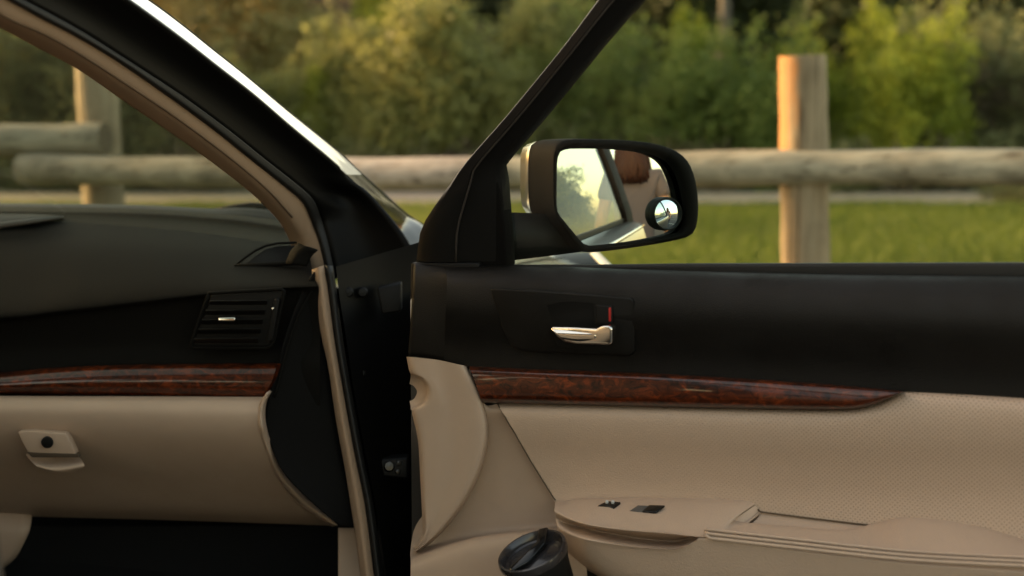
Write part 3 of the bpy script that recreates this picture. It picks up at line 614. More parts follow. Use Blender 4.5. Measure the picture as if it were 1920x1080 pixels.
# side air vent: a frame, slats, tab and wheel
vent = prism('air_vent', [A(396, 553, 2.279), A(532, 546, 2.279), A(506, 650, 2.292), A(358, 650, 2.292)], Vector((0, 0.012, 0)), M['black'], car, 0.003)
fr_ = [(392, 550), (534, 542), (512, 645), (504, 652), (357, 652), (372, 605), (392, 550)]
tube('vent_frame', [A(x, y, 2.276 + 0.00013 * (y - 540)) for x, y in resample(fr_, 50, lin=True)], 0.0032, M['dash_soft'], vent, 8)
for k in range(5):
    t = (k + 0.6) / 5.2; y_ = 556 + t * 92
    x0 = 397 - 38 * t; x1 = 503 - 22 * t
    prism('slat', [A(x0, y_ - 2, 2.268), A(x1, y_ - 3, 2.268), A(x1, y_ + 6, 2.284), A(x0, y_ + 6, 2.284)], Vector((0, 0.003, 0.001)), M['black_soft'], vent, 0.0008)
prism('vent_tab', [A(409, 596, 2.262), A(441, 595, 2.262), A(441, 602, 2.262), A(408, 603, 2.262)], Vector((0, 0.012, 0)), M['chrome'], vent, 0.002)
c_ = A(512, 603, 2.268)
prism('vent_wheel', [A(514, 560, 2.268), A(524, 560, 2.268), A(512, 640, 2.28), A(498, 640, 2.28)], Vector((0, 0.012, 0)), M['black'], vent, 0.003)
prism('wheel_mark', [A(509, 577, 2.266), A(514, 576, 2.266), A(513, 581, 2.266), A(508, 582, 2.266)], Vector((0, 0.01, 0)), M['chrome'], vent, 0.0012)
# wood strip across the dash
loft('wood_trim', [([(-420, 735), (-100, 708), (0, 699), (100, 690), (200, 685), (300, 683), (522, 681)], 2.305),
                   ([(-420, 740), (-100, 715), (0, 707), (100, 699), (200, 694), (300, 692), (518, 690)], 2.284),
                   ([(-420, 748), (-100, 728), (0, 724), (200, 719), (507, 720)], 2.276),
                   ([(-420, 752), (-100, 738), (0, 736), (250, 739), (489, 745)], 2.288),
                   ([(-420, 757), (-100, 741), (0, 740), (250, 743), (484, 748)], 2.31)], M['burl'], dash, 60, 6, A)
loft('wood_end_cap', [([(522, 681), (508, 718), (484, 748)], 2.285), ([(530, 684), (518, 722), (494, 752)], 2.30), ([(540, 690), (528, 726), (505, 756)], 2.33)], M['burl'], dash, 14, 4, A)
# glovebox
GR = [(497, 741), (488, 758), (485, 785), (489, 815), (500, 848), (520, 890), (548, 925), (580, 955), (626, 986)]
def gr(y): 
    q = spline(GR, 10); return float(np.interp(y, q[:, 1], q[:, 0]))
rows = []
for (y0, y1, d_) in ((742, 744, 2.285), (750, 754, 2.262), (774, 780, 2.250), (815, 821, 2.268), (860, 868, 2.318), (910, 922, 2.40), (950, 966, 2.48), (968, 986, 2.56)):
    xr = gr(y1) + 7
    rows.append(([(-420, y0 - 4), (0, y0), (xr * 0.5, y0 + (y1 - y0) * 0.4), (xr, y1)], d_))
gb = loft('glovebox', rows, M['beige_plastic'], car, 60, 6, A)
loft('glovebox_edge', [([(x - 3, y + 2) for x, y in GR], 2.256), ([(x + 4, y - 1) for x, y in GR], 2.240), ([(x + 13, y - 7) for x, y in GR], 2.266)], M['beige_plastic'], gb, 40, 4, lambda px, py, o: A(px, py, o + 0.0010 * max(0, py - 800)), thick=0.004)
lt = [(33, 810), (60, 808), (122, 813), (128, 822), (142, 852), (70, 850), (52, 848), (42, 830)]
latch = prism('glovebox_latch', [A(x, y, 2.243 + 0.00022 * (y - 808)) for x, y in lt], Vector((0, 0.02, 0)), M['beige_plastic'], gb, 0.002)
loft('latch_scoop', [([(48, 851), (90, 854), (147, 854)], 2.285), ([(54, 860), (95, 866), (153, 862)], 2.275), ([(66, 872), (105, 880), (158, 872)], 2.252), ([(80, 882), (115, 888), (156, 880)], 2.262)], M['beige_plastic'], gb, 16, 4, A)
prism('scoop_shadow', [A(50, 848, 2.252), A(145, 851, 2.252), A(149, 858, 2.255), A(60, 858, 2.255)], Vector((0, 0.012, 0)), mat('latch_shadow', (0.10, 0.07, 0.045), 0.8), gb, 0.001)  # shadow under the latch, put in as a dark brown strip
c_ = A(88, 830, 2.2425); lathe('lock_barrel', [(0.0001, 0.0005), (0.0085, 0.0008), (0.0098, 0.0), (0.0098, -0.02)], c_, Vector((0, -1, -0.1)), M['black'], gb, 24)
# dash end cap beside the door
loft('dash_side', [([(590, 510), (560, 560), (532, 640), (522, 690), (505, 740), (497, 790), (510, 840), (535, 890), (590, 945), (640, 985)], 2.30),
                   ([(596, 540), (580, 580), (560, 640), (548, 700), (540, 760), (545, 820), (560, 870), (590, 910), (620, 945), (650, 985)], 2.31),
                   ([(604, 560), (608, 600), (612, 660), (620, 720), (630, 780), (640, 840), (650, 890), (660, 930), (666, 960), (672, 990)], 2.33)], M['side_black'], dash, 40, 5, P, thick=0.004)
tube('side_groove', [P(x, y, 2.296) for x, y in resample([(585, 545), (560, 590), (540, 650), (527, 700), (515, 745)], 20)], 0.002, M['dash_soft'], dash, 6)
# footwell
prism('footwell_mat', [A(-420, 985, 2.75), A(660, 985, 2.75), A(660, 1500, 2.6), A(-420, 1500, 2.6)], Vector((0, 0.05, -0.02)), M['black_matte'], car, 0.004)
loft('console_side', [([(-420, 948), (-100, 950), (10, 955), (60, 966)], 2.66), ([(-420, 1000), (-100, 1000), (10, 998), (52, 1000)], 2.64), ([(-420, 1060), (-100, 1060), (-10, 1056), (30, 1045)], 2.66), ([(-420, 1140), (-100, 1120), (-40, 1095), (0, 1070)], 2.70)], M['beige_plastic'], car, 24, 6, P, thick=0.006)

# windshield: bowed pane from the cowl to the roof
gl0 = [np.array(pil(x, y, 0.055, 2.5)) for x, y in resample(C0, 24)]
V = []; nC = 16
for p in gl0:
    for i in range(nC):
        t = i / (nC - 1); q = Vector(p) - CR * (1.36 * t) + CF * (0.10 * math.sin(math.pi * t)) 
        V.append(q)
ws = mesh_obj('windshield', V, grid_faces(nC, len(gl0)), M['windshield'], car)
# roof, headliner and the rest of the body
top_r = pil(-170, -92, 0, 2.62); top_o = pil(95, -125, 0.05, 2.7)
def cc(p): q = p - CO; return (q.dot(CF), q.dot(CR), p.z)
ft, rt_, zt = cc(top_r)
def body_loft(name, secs, m, parent=car, close=False, mm=4):
    n = len(secs[0]); out = []
    for j in range(len(secs) - 1):
        for k in range(mm):
            t = k / mm
            a = secs[max(j - 1, 0)]; b = secs[j]; c = secs[j + 1]; d = secs[min(j + 2, len(secs) - 1)]
            out.append([LC(*[cr(a[i][q], b[i][q], c[i][q], d[i][q], t) for q in range(3)]) for i in range(n)])
    out.append([LC(*s) for s in secs[-1]])
    return mesh_obj(name, [p for r_ in out for p in r_], grid_faces(n, len(out), close), m, parent)
def roofsec(f, z, half=0.60, c=0.04, ctr=None):
    ctr = (rt_ - 0.62) if ctr is None else ctr
    return [(f, ctr + half * math.sin(a), z + c * math.cos(a) - c * 0.2) for a in np.linspace(-1.57, 1.57, 17)]
rf = body_loft('roof', [roofsec(ft - 0.02, zt + 0.03), roofsec(ft - 0.5, zt + 0.13), roofsec(ft - 1.3, zt + 0.14), roofsec(ft - 2.0, zt + 0.06), roofsec(ft - 2.6, zt - 0.14)], M['paint'])
md = rf.modifiers.new('thickness', 'SOLIDIFY'); md.thickness = 0.03
hl = body_loft('headliner', [roofsec(ft - 0.02, zt - 0.01, 0.58), roofsec(ft - 0.5, zt + 0.08, 0.58), roofsec(ft - 1.3, zt + 0.09, 0.58), roofsec(ft - 2.0, zt + 0.01, 0.58), roofsec(ft - 2.6, zt - 0.2, 0.58)], M['headliner'])
def side(name, r0, m, f0, f1, sgn=1, zb=0.97):
    s = []
    for f in np.linspace(f0, f1, 6):
        s.append([(f, r0 - 0.05 * sgn, 0.22), (f, r0 + 0.02 * sgn, 0.35), (f, r0 + 0.05 * sgn, 0.62), (f, r0 + 0.03 * sgn, 0.85), (f, r0 - 0.02 * sgn, zb), (f, r0 - 0.09 * sgn, zb + 0.005), (f, r0 - 0.10 * sgn, 0.24)])
    return body_loft(name, s, m, car, False, 2)
side('rear_door', -0.02, M['paint'], -1.1, -2.0); side('rear_quarter', -0.02, M['paint'], -2.01, -3.1)
lft = side('body_side', -1.80, M['paint'], 1.3, -3.1, -1)
for f in (-1.08, -1.98, -2.55):
    for (ra, rb) in ((-0.06, rt_ - 0.02), (-1.76, rt_ - 1.22)):
        prism('body_pillar', [LC(f, ra, 0.90), LC(f - 0.13, ra, 0.90), LC(f - 0.10, rb, zt + 0.08), LC(f + 0.02, rb, zt + 0.08)], CR * (-0.04 if ra > -1 else 0.04), M['paint'], car, 0.006)
prism('body_pillar', [LC(0.3, -1.76, 0.9), LC(0.1, -1.76, 0.9), LC(ft - 0.05, rt_ - 1.24, zt + 0.02), LC(ft + 0.08, rt_ - 1.24, zt + 0.02)], CR * 0.05, M['paint'], car, 0.006)
for (f0, f1) in ((-1.2, -1.97), (-2.1, -2.55)):
    mesh_obj('side_window', [LC(f0, -0.07, 0.96), LC(f1, -0.07, 0.96), LC(f1, rt_ - 0.03, zt + 0.08), LC(f0, rt_ - 0.03, zt + 0.08)], [(0, 1, 2, 3)], M['glass'], car, False)
prism('floor', [LC(0.9, -0.10, 0.20), LC(-3.0, -0.10, 0.20), LC(-3.0, -1.72, 0.20), LC(0.9, -1.72, 0.20)], Vector((0, 0, 0.06)), M['black_matte'], car, 0.01)
prism('door_sill', [LC(0.02, -0.02, 0.20), LC(-1.1, -0.02, 0.20), LC(-1.1, -0.16, 0.20), LC(0.02, -0.16, 0.20)], Vector((0, 0, 0.17)), M['jamb'], car, 0.02)
prism('firewall', [LC(0.55, -0.08, 0.22), LC(0.55, -1.74, 0.22), LC(0.55, -1.74, 0.80), LC(0.55, -0.08, 0.80)], CF * 0.04, M['black_matte'], car, 0.01)
prism('tailgate', [LC(-3.05, -0.1, 0.3), LC(-3.05, -1.72, 0.3), LC(-3.0, -1.72, 0.98), LC(-3.0, -0.1, 0.98)], CF * -0.1, M['paint'], car, 0.03)
# front passenger seat (shades the footwell)
def pad(name, pts, parent, m=None):
    o = prism(name, [LC(*p) for p in pts], CR * -0.50, m or M['leather'], parent, 0.045, 4); return o
seat = pad('seat', [(-0.52, -0.24, 0.36), (-0.50, -0.24, 0.50), (-0.75, -0.24, 0.53), (-1.08, -0.24, 0.47), (-1.08, -0.24, 0.33)], car)
pad('backrest', [(-0.98, -0.25, 0.46), (-1.04, -0.25, 0.80), (-1.16, -0.25, 1.10), (-1.28, -0.25, 1.08), (-1.20, -0.25, 0.75), (-1.14, -0.25, 0.42)], seat)
prism('headrest', [LC(-1.17, -0.37, 1.13), LC(-1.20, -0.37, 1.29), LC(-1.28, -0.37, 1.28), LC(-1.27, -0.37, 1.12)], CR * -0.26, M['leather'], seat, 0.03, 4)
prism('seat_base', [LC(-0.58, -0.28, 0.25), LC(-1.05, -0.28, 0.25), LC(-1.05, -0.28, 0.37), LC(-0.58, -0.28, 0.37)], CR * -0.42, M['black'], seat, 0.01)
# bonnet, wing and lamp in front
def hood(r, f):   # height of the bonnet over the car's width and length
    t = (f - 0.25) / 1.25; e = abs((r + 0.88) / 0.9)
    return 0.905 - 0.03 * t - 0.08 * t ** 2.2 - 0.045 * e ** 4
hv = [LC(f, r, hood(r, f)) for f in np.linspace(0.30, 1.45, 14) for r in np.linspace(-1.76, 0.0, 22)]
mesh_obj('bonnet', hv, grid_faces(22, 14), M['paint'], car)
ws_ = []
for f in np.linspace(0.05, 1.45, 12):
    t = (f - 0.05) / 1.4; b = 0.06 + 0.05 * math.sin(math.pi * min(1, t * 1.15)) - (0.10 * max(0, t - 0.75) * 4) ** 2
    zt_ = hood(0.0, max(f, 0.3))
    ws_.append([(f, 0.004, zt_ - 0.003), (f, b * 0.6, zt_ - 0.015), (f, b, zt_ - 0.07), (f, b + 0.015, 0.62), (f, b, 0.42), (f, b - 0.05, 0.28)])
body_loft('wing', ws_, M['paint'], car, False, 2)
prism('bumper', [LC(1.45, 0.02, 0.25), LC(1.62, -0.25, 0.25), LC(1.68, -0.9, 0.25), LC(1.62, -1.55, 0.25), LC(1.45, -1.78, 0.25)], Vector((0, 0, 0.40)), M['paint'], car, 0.05, 4)
hlamp = prism('headlamp', [P(1034, 470, 3.36), P(1112, 470, 3.30), P(1136, 497, 3.22), P(1034, 499, 3.28)], Vector((0.01, 0.06, -0.10)), M['piano'], car, 0.006)
prism('lamp_reflector', [P(950, 484, 3.42), P(1041, 472, 3.345), P(1037, 499, 3.27), P(950, 500, 3.33)], Vector((0.01, 0.06, -0.10)), M['lamp_lens'], hlamp, 0.006)
prism('lamp_reflector', [P(1105, 470, 3.29), P(1122, 470, 3.27), P(1150, 498, 3.19), P(1130, 498, 3.21)], Vector((0.01, 0.06, -0.10)), M['lamp_lens'], hlamp, 0.005)
# wheels
for (f, r_) in ((0.62, -0.02), (0.62, -1.74), (-2.12, -0.02), (-2.12, -1.74)):
    s = 1 if r_ > -1 else -1
    wh = lathe('wheel', [(0.20, 0.10), (0.27, 0.112), (0.315, 0.10), (0.33, 0.05), (0.33, -0.05), (0.315, -0.10), (0.2, -0.11)], LC(f, r_ - 0.05 * s, 0.33), CR * s, M['rubber'], car, 40)
    lathe('rim', [(0.001, 0.075), (0.05, 0.08), (0.06, 0.06), (0.19, 0.085), (0.205, 0.10), (0.21, 0.06)], LC(f, r_ - 0.05 * s, 0.33), CR * s, M['steel'], wh, 30)

# ------------------------------------------------------------------ the open door
def belt_z(u): return toD(D(778, 492, 0))[1] + (toD(D(1920, 492, 0))[1] - toD(D(778, 492, 0))[1]) * (u - toD(D(778, 492, 0))[0]) / (toD(D(1920, 492, 0))[0] - toD(D(778, 492, 0))[0])
UE = 1.10
secs = []
for u in np.linspace(0.0, UE, 12):
    bz = belt_z(u)
    secs.append([LD(u, bz - 0.03, -0.012), LD(u, bz - 0.014, -0.03), LD(u, bz - 0.030, -0.075), LD(u, bz - 0.12, -0.105), LD(u, bz - 0.35, -0.125), LD(u, 0.42, -0.10), LD(u, 0.30, -0.07), LD(u, 0.28, -0.01), LD(u, 0.30, 0.005), LD(u, bz - 0.06, 0.0)])
V = [p for s in secs for p in s]; nS = len(secs[0])
Fc = grid_faces(nS, len(secs), True) + [tuple(range(nS)), tuple((len(secs) - 1) * nS + i for i in range(nS))]
door = mesh_obj('door', V, Fc, M['paint'], car)
try: door.data.set_sharp_from_angle(angle=R(45))
except Exception: pass
door['label'] = 'open front door'
# outer belt moulding and inner weatherstrip
tube('belt_moulding', [LD(u, belt_z(u) - 0.034, -0.080) for u in np.linspace(0.16, UE, 14)], 0.006, M['chrome'], door, 8)
prism('weatherstrip', [D(900, 496, -0.02), D(1150, 495, -0.02), D(1300, 493, -0.02), D(1920, 491, -0.02), D(2150, 491, -0.02), D(2150, 530, -0.02), D(900, 505, -0.02)], DW * 0.014, M['rubber'], door, 0.003)
prism('upper_trim', [D(778, 491, 0.0), D(905, 491, 0.0), D(905, 540, 0.0), D(776, 560, 0.0)], DW * 0.012, M['black'], door, 0.003)
# black upper panel
EX = 2160
loft('door_top_panel', [
    ([(830, 499), (1000, 498), (1180, 504), (1500, 512), (1920, 517), (EX, 520)], -0.004),
    ([(835, 502), (1000, 501), (1180, 508), (1500, 516), (1920, 521), (EX, 524)], 0.018),
    ([(838, 513), (1000, 513), (1180, 520), (1500, 530), (1920, 537), (EX, 541)], 0.034),
    ([(838, 536), (1000, 537), (1180, 546), (1500, 560), (1920, 571), (EX, 577)], 0.0485),
    ([(836, 580), (1000, 586), (1180, 594), (1500, 608), (1920, 622), (EX, 630)], 0.0525),
    ([(834, 640), (1000, 650), (1180, 660), (1500, 676), (1920, 700), (EX, 712)], 0.034),
    ([(832, 676), (880, 687), (1000, 693), (1200, 700), (1400, 711), (1560, 722), (1690, 733), (1800, 739), (1920, 746), (EX, 760)], 0.030)],
    M['black_soft'], door, 70, 5, D, by='x')
loft('door_front_panel', [
    ([(776, 493), (800, 496), (838, 500)], 0.012), ([(774, 530), (800, 530), (842, 520)], 0.03), ([(770, 600), (800, 602), (845, 600)], 0.035), ([(765, 668), (800, 671), (845, 680)], 0.028)],
    M['black_soft'], door, 14, 5, D, thick=0.004)
# pull-handle plate
pb_ = [(918, 541), (1000, 545), (1100, 552), (1183, 559), (1188, 566), (1189, 660), (1180, 668), (1090, 665), (985, 659), (958, 650), (943, 622), (930, 580)]
def top_w(py): return 0.050 if py < 600 else 0.044
plate = prism('handle_plate', [D(x, y, 0.0600 - 0.00016 * (y - 545)) for x, y in pb_], DW * -0.012, M['black_soft'], door, 0.0025)
loft('handle_cup', [([(1025, 572), (1060, 566), (1112, 568)], 0.0585), ([(1032, 590), (1065, 586), (1112, 588)], 0.0545), ([(1036, 610), (1070, 606), (1114, 606)], 0.0515), ([(1040, 630), (1075, 632), (1114, 630)], 0.0495), ([(1044, 648), (1080, 652), (1116, 650)], 0.0465)], M['black'], door, 16, 5, D)
hpts = [(1031, 616), (1036, 613), (1075, 614), (1118, 617), (1128, 611), (1142, 611), (1148, 616), (1147, 644), (1140, 647), (1080, 645), (1057, 641), (1043, 631)]
handle = prism('door_handle', [D(x, y, 0.078 + 0.00006 * (x - 1030)) for x, y in hpts], DW * -0.016, M['chrome'], door, 0.005, 4)
loft('handle_grip', [([(1033, 617), (1075, 618), (1118, 620)], 0.0785), ([(1040, 624), (1075, 626), (1118, 627)], 0.083), ([(1052, 634), (1080, 638), (1118, 638)], 0.0825), ([(1062, 641), (1085, 644), (1118, 644)], 0.078)], M['chrome'], door, 20, 5, D, thick=0.002)
prism('lock_slider', [D(1116, 571, 0.058), D(1148, 573, 0.058), D(1148, 609, 0.058), D(1118, 608, 0.058)], DW * -0.016, M['black'], door, 0.002)
prism('lock_mark', [D(1141, 577, 0.0588), D(1145.5, 577, 0.0588), D(1145.5, 603, 0.0588), D(1141, 603, 0.0588)], DW * -0.004, M['red'], door, 0.0004)
# wood strip
WT = [(880, 687), (1000, 692), (1200, 699), (1400, 710), (1560, 721), (1640, 728), (1692, 733)]
WB = [(905, 756), (1000, 758), (1200, 763), (1400, 767), (1540, 769), (1605, 767), (1640, 759), (1670, 746), (1694, 735)]
def between(a, b, t, n=24):
    A_ = resample(a, n); B_ = resample(b, n); return [tuple(x) for x in A_ + (B_ - A_) * t]
loft('wood_trim', [(WT, 0.030), (between(WT, WB, 0.07), 0.046), (between(WT, WB, 0.22), 0.052), (between(WT, WB, 0.75), 0.055), (between(WT, WB, 0.93), 0.048), (WB, 0.030)], M['burl'], door, 90, 5, D)
# perforated leather insert
LT = [(932, 757), (1000, 758), (1200, 762), (1400, 766), (1540, 768), (1605, 766), (1640, 757), (1670, 744), (1694, 734), (1800, 738), (1920, 745), (EX, 759)]
insert = loft('leather_insert', [
    (LT, 0.026), ([(936, 764), (1200, 770), (1540, 776), (1640, 768), (1694, 748), (1800, 748), (1920, 756), (EX, 770)], 0.040),
    ([(946, 780), (1200, 788), (1540, 796), (1694, 782), (1920, 782), (EX, 795)], 0.045),
    ([(965, 812), (1200, 820), (1540, 830), (1694, 826), (1920, 826), (EX, 836)], 0.041),
    ([(995, 865), (1200, 870), (1540, 882), (1920, 885), (EX, 895)], 0.028), ([(1035, 930), (1200, 925), (1540, 940), (1920, 950), (EX, 960)], 0.022),
    ([(1060, 1000), (1200, 1010), (1540, 1030), (1920, 1060), (EX, 1090)], 0.03)], M['perf'], door, 110, 6, D, by='x')
seam_w = lambda y: float(np.interp(y, (757, 764, 780, 812, 865, 930), (0.026, 0.040, 0.045, 0.041, 0.028, 0.022)))
tube('insert_seam', [D(x + 1, y, seam_w(y) + 0.0002) for x, y in resample([(932, 757), (937, 766), (946, 781), (965, 813), (994, 864), (1035, 930), (1041, 938)], 30)], 0.0011, mat('thread', (0.13, 0.09, 0.055), 0.8), door, 6)
# front lower panel: recess and raised speaker lip
loft('lower_panel', [
    ([(880, 690), (905, 755), (933, 757)], 0.026), ([(880, 760), (915, 770), (941, 772)], 0.034), ([(860, 800), (915, 800), (956, 800)], 0.024), ([(860, 860), (920, 860), (994, 860)], 0.014),
    ([(820, 930), (920, 930), (1038, 935)], 0.006), ([(780, 985), (900, 975), (1055, 968)], 0.004), ([(770, 1030), (900, 1003), (1075, 985)], 0.010), ([(770, 1052), (900, 1012), (1085, 995)], 0.055), ([(770, 1090), (900, 1070), (1100, 1060)], 0.072), ([(770, 1240), (900, 1240), (1100, 1240)], 0.075)], M['beige_plastic'], door, 24, 5, D)
LR = [(872, 686), (890, 718), (905, 757), (913, 800), (908, 850), (893, 895), (868, 942), (836, 985), (806, 1015), (780, 1034)]
LM_ = [(822, 675), (836, 720), (846, 780), (850, 840), (846, 890), (836, 930), (820, 970), (806, 1000), (794, 1018), (778, 1032)]
LL = [(766, 669), (770, 690), (774, 701), (790, 708), (801, 722), (804, 738), (797, 754), (784, 763), (776, 768), (780, 790), (788, 830), (792, 900), (795, 960), (796, 1000), (776, 1030)]
loft('speaker_lip', [([(x + 3, y + 2) for x, y in LR], 0.012), (LR, 0.040), (between(LR, LM_, 0.25), 0.049), (LM_, 0.047), (between(LM_, LL, 0.6), 0.050), (LL, 0.047), ([(x - 4, y) for x, y in LL], 0.020)], M['beige_plastic'], door, 50, 6, D)
loft('lip_notch', [([(770, 700), (790, 706), (806, 735), (790, 764), (770, 768)], 0.040), ([(770, 708), (786, 713), (797, 735), (786, 758), (770, 762)], 0.026), ([(768, 720), (776, 724), (782, 735), (776, 748), (768, 752)], 0.018)], M['beige_plastic'], door, 24, 4, D)
# armrest
AB = [(1042, 941), (1090, 935), (1150, 933), (1300, 935), (1360, 938), (1370, 946), (1376, 980), (1500, 991), (1590, 997), (1632, 990), (1655, 978), (1690, 970), (1760, 974), (1850, 990), (1920, 1012), (2000, 1040), (EX, 1100)]
AF = [(1040, 952), (1070, 966), (1110, 976), (1180, 985), (1330, 1001), (1500, 1020), (1700, 1041), (1920, 1053), (EX, 1066)]
AF2 = [(1040, 960), (1070, 976), (1110, 987), (1180, 996), (1320, 1007), (1500, 1027), (1700, 1048), (1920, 1062), (EX, 1076)]
AR = [(1042, 975), (1080, 990), (1180, 1010), (1260, 1018), (1295, 1012), (1330, 1010), (1500, 1031), (1700, 1053), (1920, 1068), (EX, 1084)]
AL = [(1044, 984), (1090, 1006), (1180, 1023), (1255, 1029), (1285, 1025), (1305, 1015), (1330, 1012), (1500, 1034), (1700, 1056), (1920, 1072), (EX, 1090)]
ABt = [(1062, 1010), (1100, 1050), (1160, 1090), (1300, 1130), (1600, 1150), (1920, 1160), (EX, 1170)]
ABt2 = [(1090, 1040), (1130, 1085), (1200, 1140), (1300, 1180), (1600, 1200), (1920, 1210), (EX, 1215)]
KB = [(1042, 941, .026), (1090, 935, .026), (1150, 933, .026), (1300, 935, .026), (1394, 939, .026), (1416, 946, .026), (1369, 977, .060), (1433, 984, .062), (1570, 996, .060), (1608, 992, .046), (1635, 984, .030), (1655, 978, .026), (1690, 970, .026), (1760, 974, .026), (1850, 990, .026), (1920, 1012, .026), (2000, 1040, .026), (EX, 1100, .026)]
KX = [1040, 1070, 1110, 1215, 1288, 1326, 1362, 1433, 1570, 1610, 1640, 1662, 1695, 1760, 1850, 1920, 2000, EX]
KS = 7
def keyed(pts):
    out = []
    for a, b in zip(pts[:-1], pts[1:]):
        for k in range(KS): out.append(tuple(np.array(a, float) + (np.array(b, float) - np.array(a, float)) * k / KS))
    return out + [tuple(pts[-1])]
kxs = [x[0] for x in keyed([(x,) for x in KX])]
kab = keyed(KB)
# round the outer back edge a little so that only the pocket keeps crisp corners
for _ in range(2):
    kab = [kab[0]] + [tuple((np.array(kab[i - 1]) + 2 * np.array(kab[i]) + np.array(kab[i + 1])) / 4) for i in range(1, len(kab) - 1)] + [kab[-1]]
def krow(pl, wf):
    q = spline(pl, 10); x0 = pl[0][0]
    return [(max(x, x0), float(np.interp(x, q[:, 0], q[:, 1])), wf(x)) for x in kxs]
tip = lambda w0: (lambda x: w0 - 0.035 * max(0.0, 1 - (x - 1040) / 60))
rec = lambda w0, d_: (lambda x: tip(w0)(x) - d_ * min(1.0, max(0.0, (1322 - x) / 45)) * min(1.0, max(0.15, (x - 1040) / 40)))
arm = loft('armrest', [
    ([(x, y + 6, w_ - 0.012) for x, y, w_ in kab], 0), (kab, 0),
    (krow(AF, tip(0.110)), 0), (krow(AF2, tip(0.122)), 0), (krow([(x, y - 5) for x, y in AR], rec(0.119, 0.042)), 0), (krow(AR, rec(0.120, 0.038)), 0),
    (krow(AL, tip(0.124)), 0), (krow([(x, y + 10) for x, y in AL], tip(0.124)), 0), (krow([(x + (1040 - 1062) * (x < 1063), y) for x, y in ABt], tip(0.105)), 0), (krow([(x + (1040 - 1090) * (x < 1091), y) for x, y in ABt2], tip(0.06)), 0)], M['leather'], door, len(kxs), 5, D, by='raw')
# pocket of the armrest: end wall, ridge and floor
loft('pocket_wall_end', [([(1370, 978, .0600), (1417, 947, .0262)], 0), ([(1384, 981, .0560), (1421, 954, .0250)], 0), ([(1398, 985, .0520), (1425, 962, .0235)], 0)], M['leather'], door, 10, 3, D, linrow=True)
tube('pocket_ridge', [D(1397, 983, .0545), D(1425, 961, .0255)], 0.0016, M['leather'], door, 6)
loft('pocket_floor', [([(1424, 962), (1500, 971), (1600, 982), (1638, 986)], 0.0225), ([(1420, 972), (1500, 980), (1600, 989), (1632, 990)], 0.034), ([(1398, 990), (1500, 1000), (1600, 1006), (1630, 1000)], 0.054)], M['leather'], door, 20, 5, D)
tube('pocket_seam', [D(x, y, 0.0262) for x, y in ((1421, 955), (1426, 960), (1500, 969.5), (1600, 981.5), (1637, 985.5))], 0.0012, mat('dark_thread', (0.12, 0.08, 0.048), 0.8), door, 6)
def seam(off, w_): 
    q = resample([(x, y + off) for x, y in AF if x >= 1330] , 60)
    q = np.vstack([[1322, 999 + off * 0.4], q]) 
    return [D(x, y, w_) for x, y in q]
for i, (o_, w_) in enumerate(((-8, 0.104), (0, 0.117), (8, 0.1275))):
    tube('piping', seam(o_, w_), 0.0024, M['leather'], door, 8)
for i, (o_, w_) in enumerate(((-4, 0.1105), (4, 0.122))):
    tube('stitch_groove', seam(o_, w_), 0.0011, mat('thread', (0.20, 0.145, 0.09), 0.8), door, 6)
# window and lock switches
sw = prism('window_switch', [D(1120, 953, 0.062), D(1138, 944, 0.050), D(1164, 946, 0.050), D(1151, 959, 0.068), D(1142, 954, 0.063)], Vector((0, 0, 0.004)), M['piano'], door, 0.001)
for x in (1138, 1149):
    c_ = D(x, 949.5, 0.0555) + Vector((0, 0, 0.0075)); lathe('switch_icon', [(0.0001, 0.0008), (0.0022, 0.0006), (0.0024, -0.003)], c_, Vector((0, -0.3, 1)), M['white_paint'], door, 12)
prism('lock_switch', [D(1178, 961, 0.072), D(1196, 949, 0.058), D(1216, 950, 0.058), D(1204, 962, 0.073)], Vector((0, 0, 0.0015)), M['grey_plastic'], door, 0.0006)
prism('lock_switch', [D(1204, 962, 0.073), D(1217, 950, 0.058), D(1247, 951, 0.059), D(1230, 964, 0.075)], Vector((0, 0, 0.003)), M['piano'], door, 0.001)
# window frame: front bar, header and rear bar as one sash
def FW(z, u): return 0.30 * max(0.0, z - belt_z(u))
def sash(px, py, off=0.0):
    p = D(px, py, 0.0)
    for _ in range(6): u, z, _w = toD(p); p = D(px, py, FW(z, u) + off)
    return p
OL = [sash(x, y) for x, y in resample([(782, 490), (790, 432), (806, 402), (840, 352), (878, 300), (940, 230), (1000, 158), (1060, 84), (1115, 10), (1160, -52)], 26)]
IL = [sash(x, y) for x, y in resample([(948, 490), (944, 430), (936, 330), (932, 312), (945, 294), (990, 242), (1040, 182), (1100, 108), (1150, 48), (1192, 2), (1230, -42)], 26)]
ML_ = [sash(x, y) for x, y in resample([(800, 470), (808, 428), (830, 395), (868, 345), (912, 292), (970, 228), (1030, 158), (1090, 84), (1148, 12), (1195, -48)], 26)]
uT, zT, wT = toD(OL[-1]); uI, zI, wI = toD(IL[-1])
hd = [(uT, zT), (uT + 0.10, zT + 0.085), (uT + 0.26, zT + 0.15), (uT + 0.46, zT + 0.175), (UE - 0.10, zT + 0.165), (UE - 0.035, zT + 0.10), (UE + 0.0, zT - 0.06), (UE + 0.02, belt_z(UE) - 0.02)]
hi = [(uI, zI), (uI + 0.085, zI + 0.06), (uI + 0.22, zI + 0.105), (uI + 0.40, zI + 0.125), (UE - 0.17, zT + 0.115), (UE - 0.125, zT + 0.06), (UE - 0.095, zT - 0.08), (UE - 0.06, belt_z(UE) - 0.02)]
def ring(a): return [LD(u, z, FW(z, u)) for u, z in resample(a, 36)]
OO = OL + ring(hd)[1:]; II = IL + ring(hi)[1:]
nF = len(OO); V = []
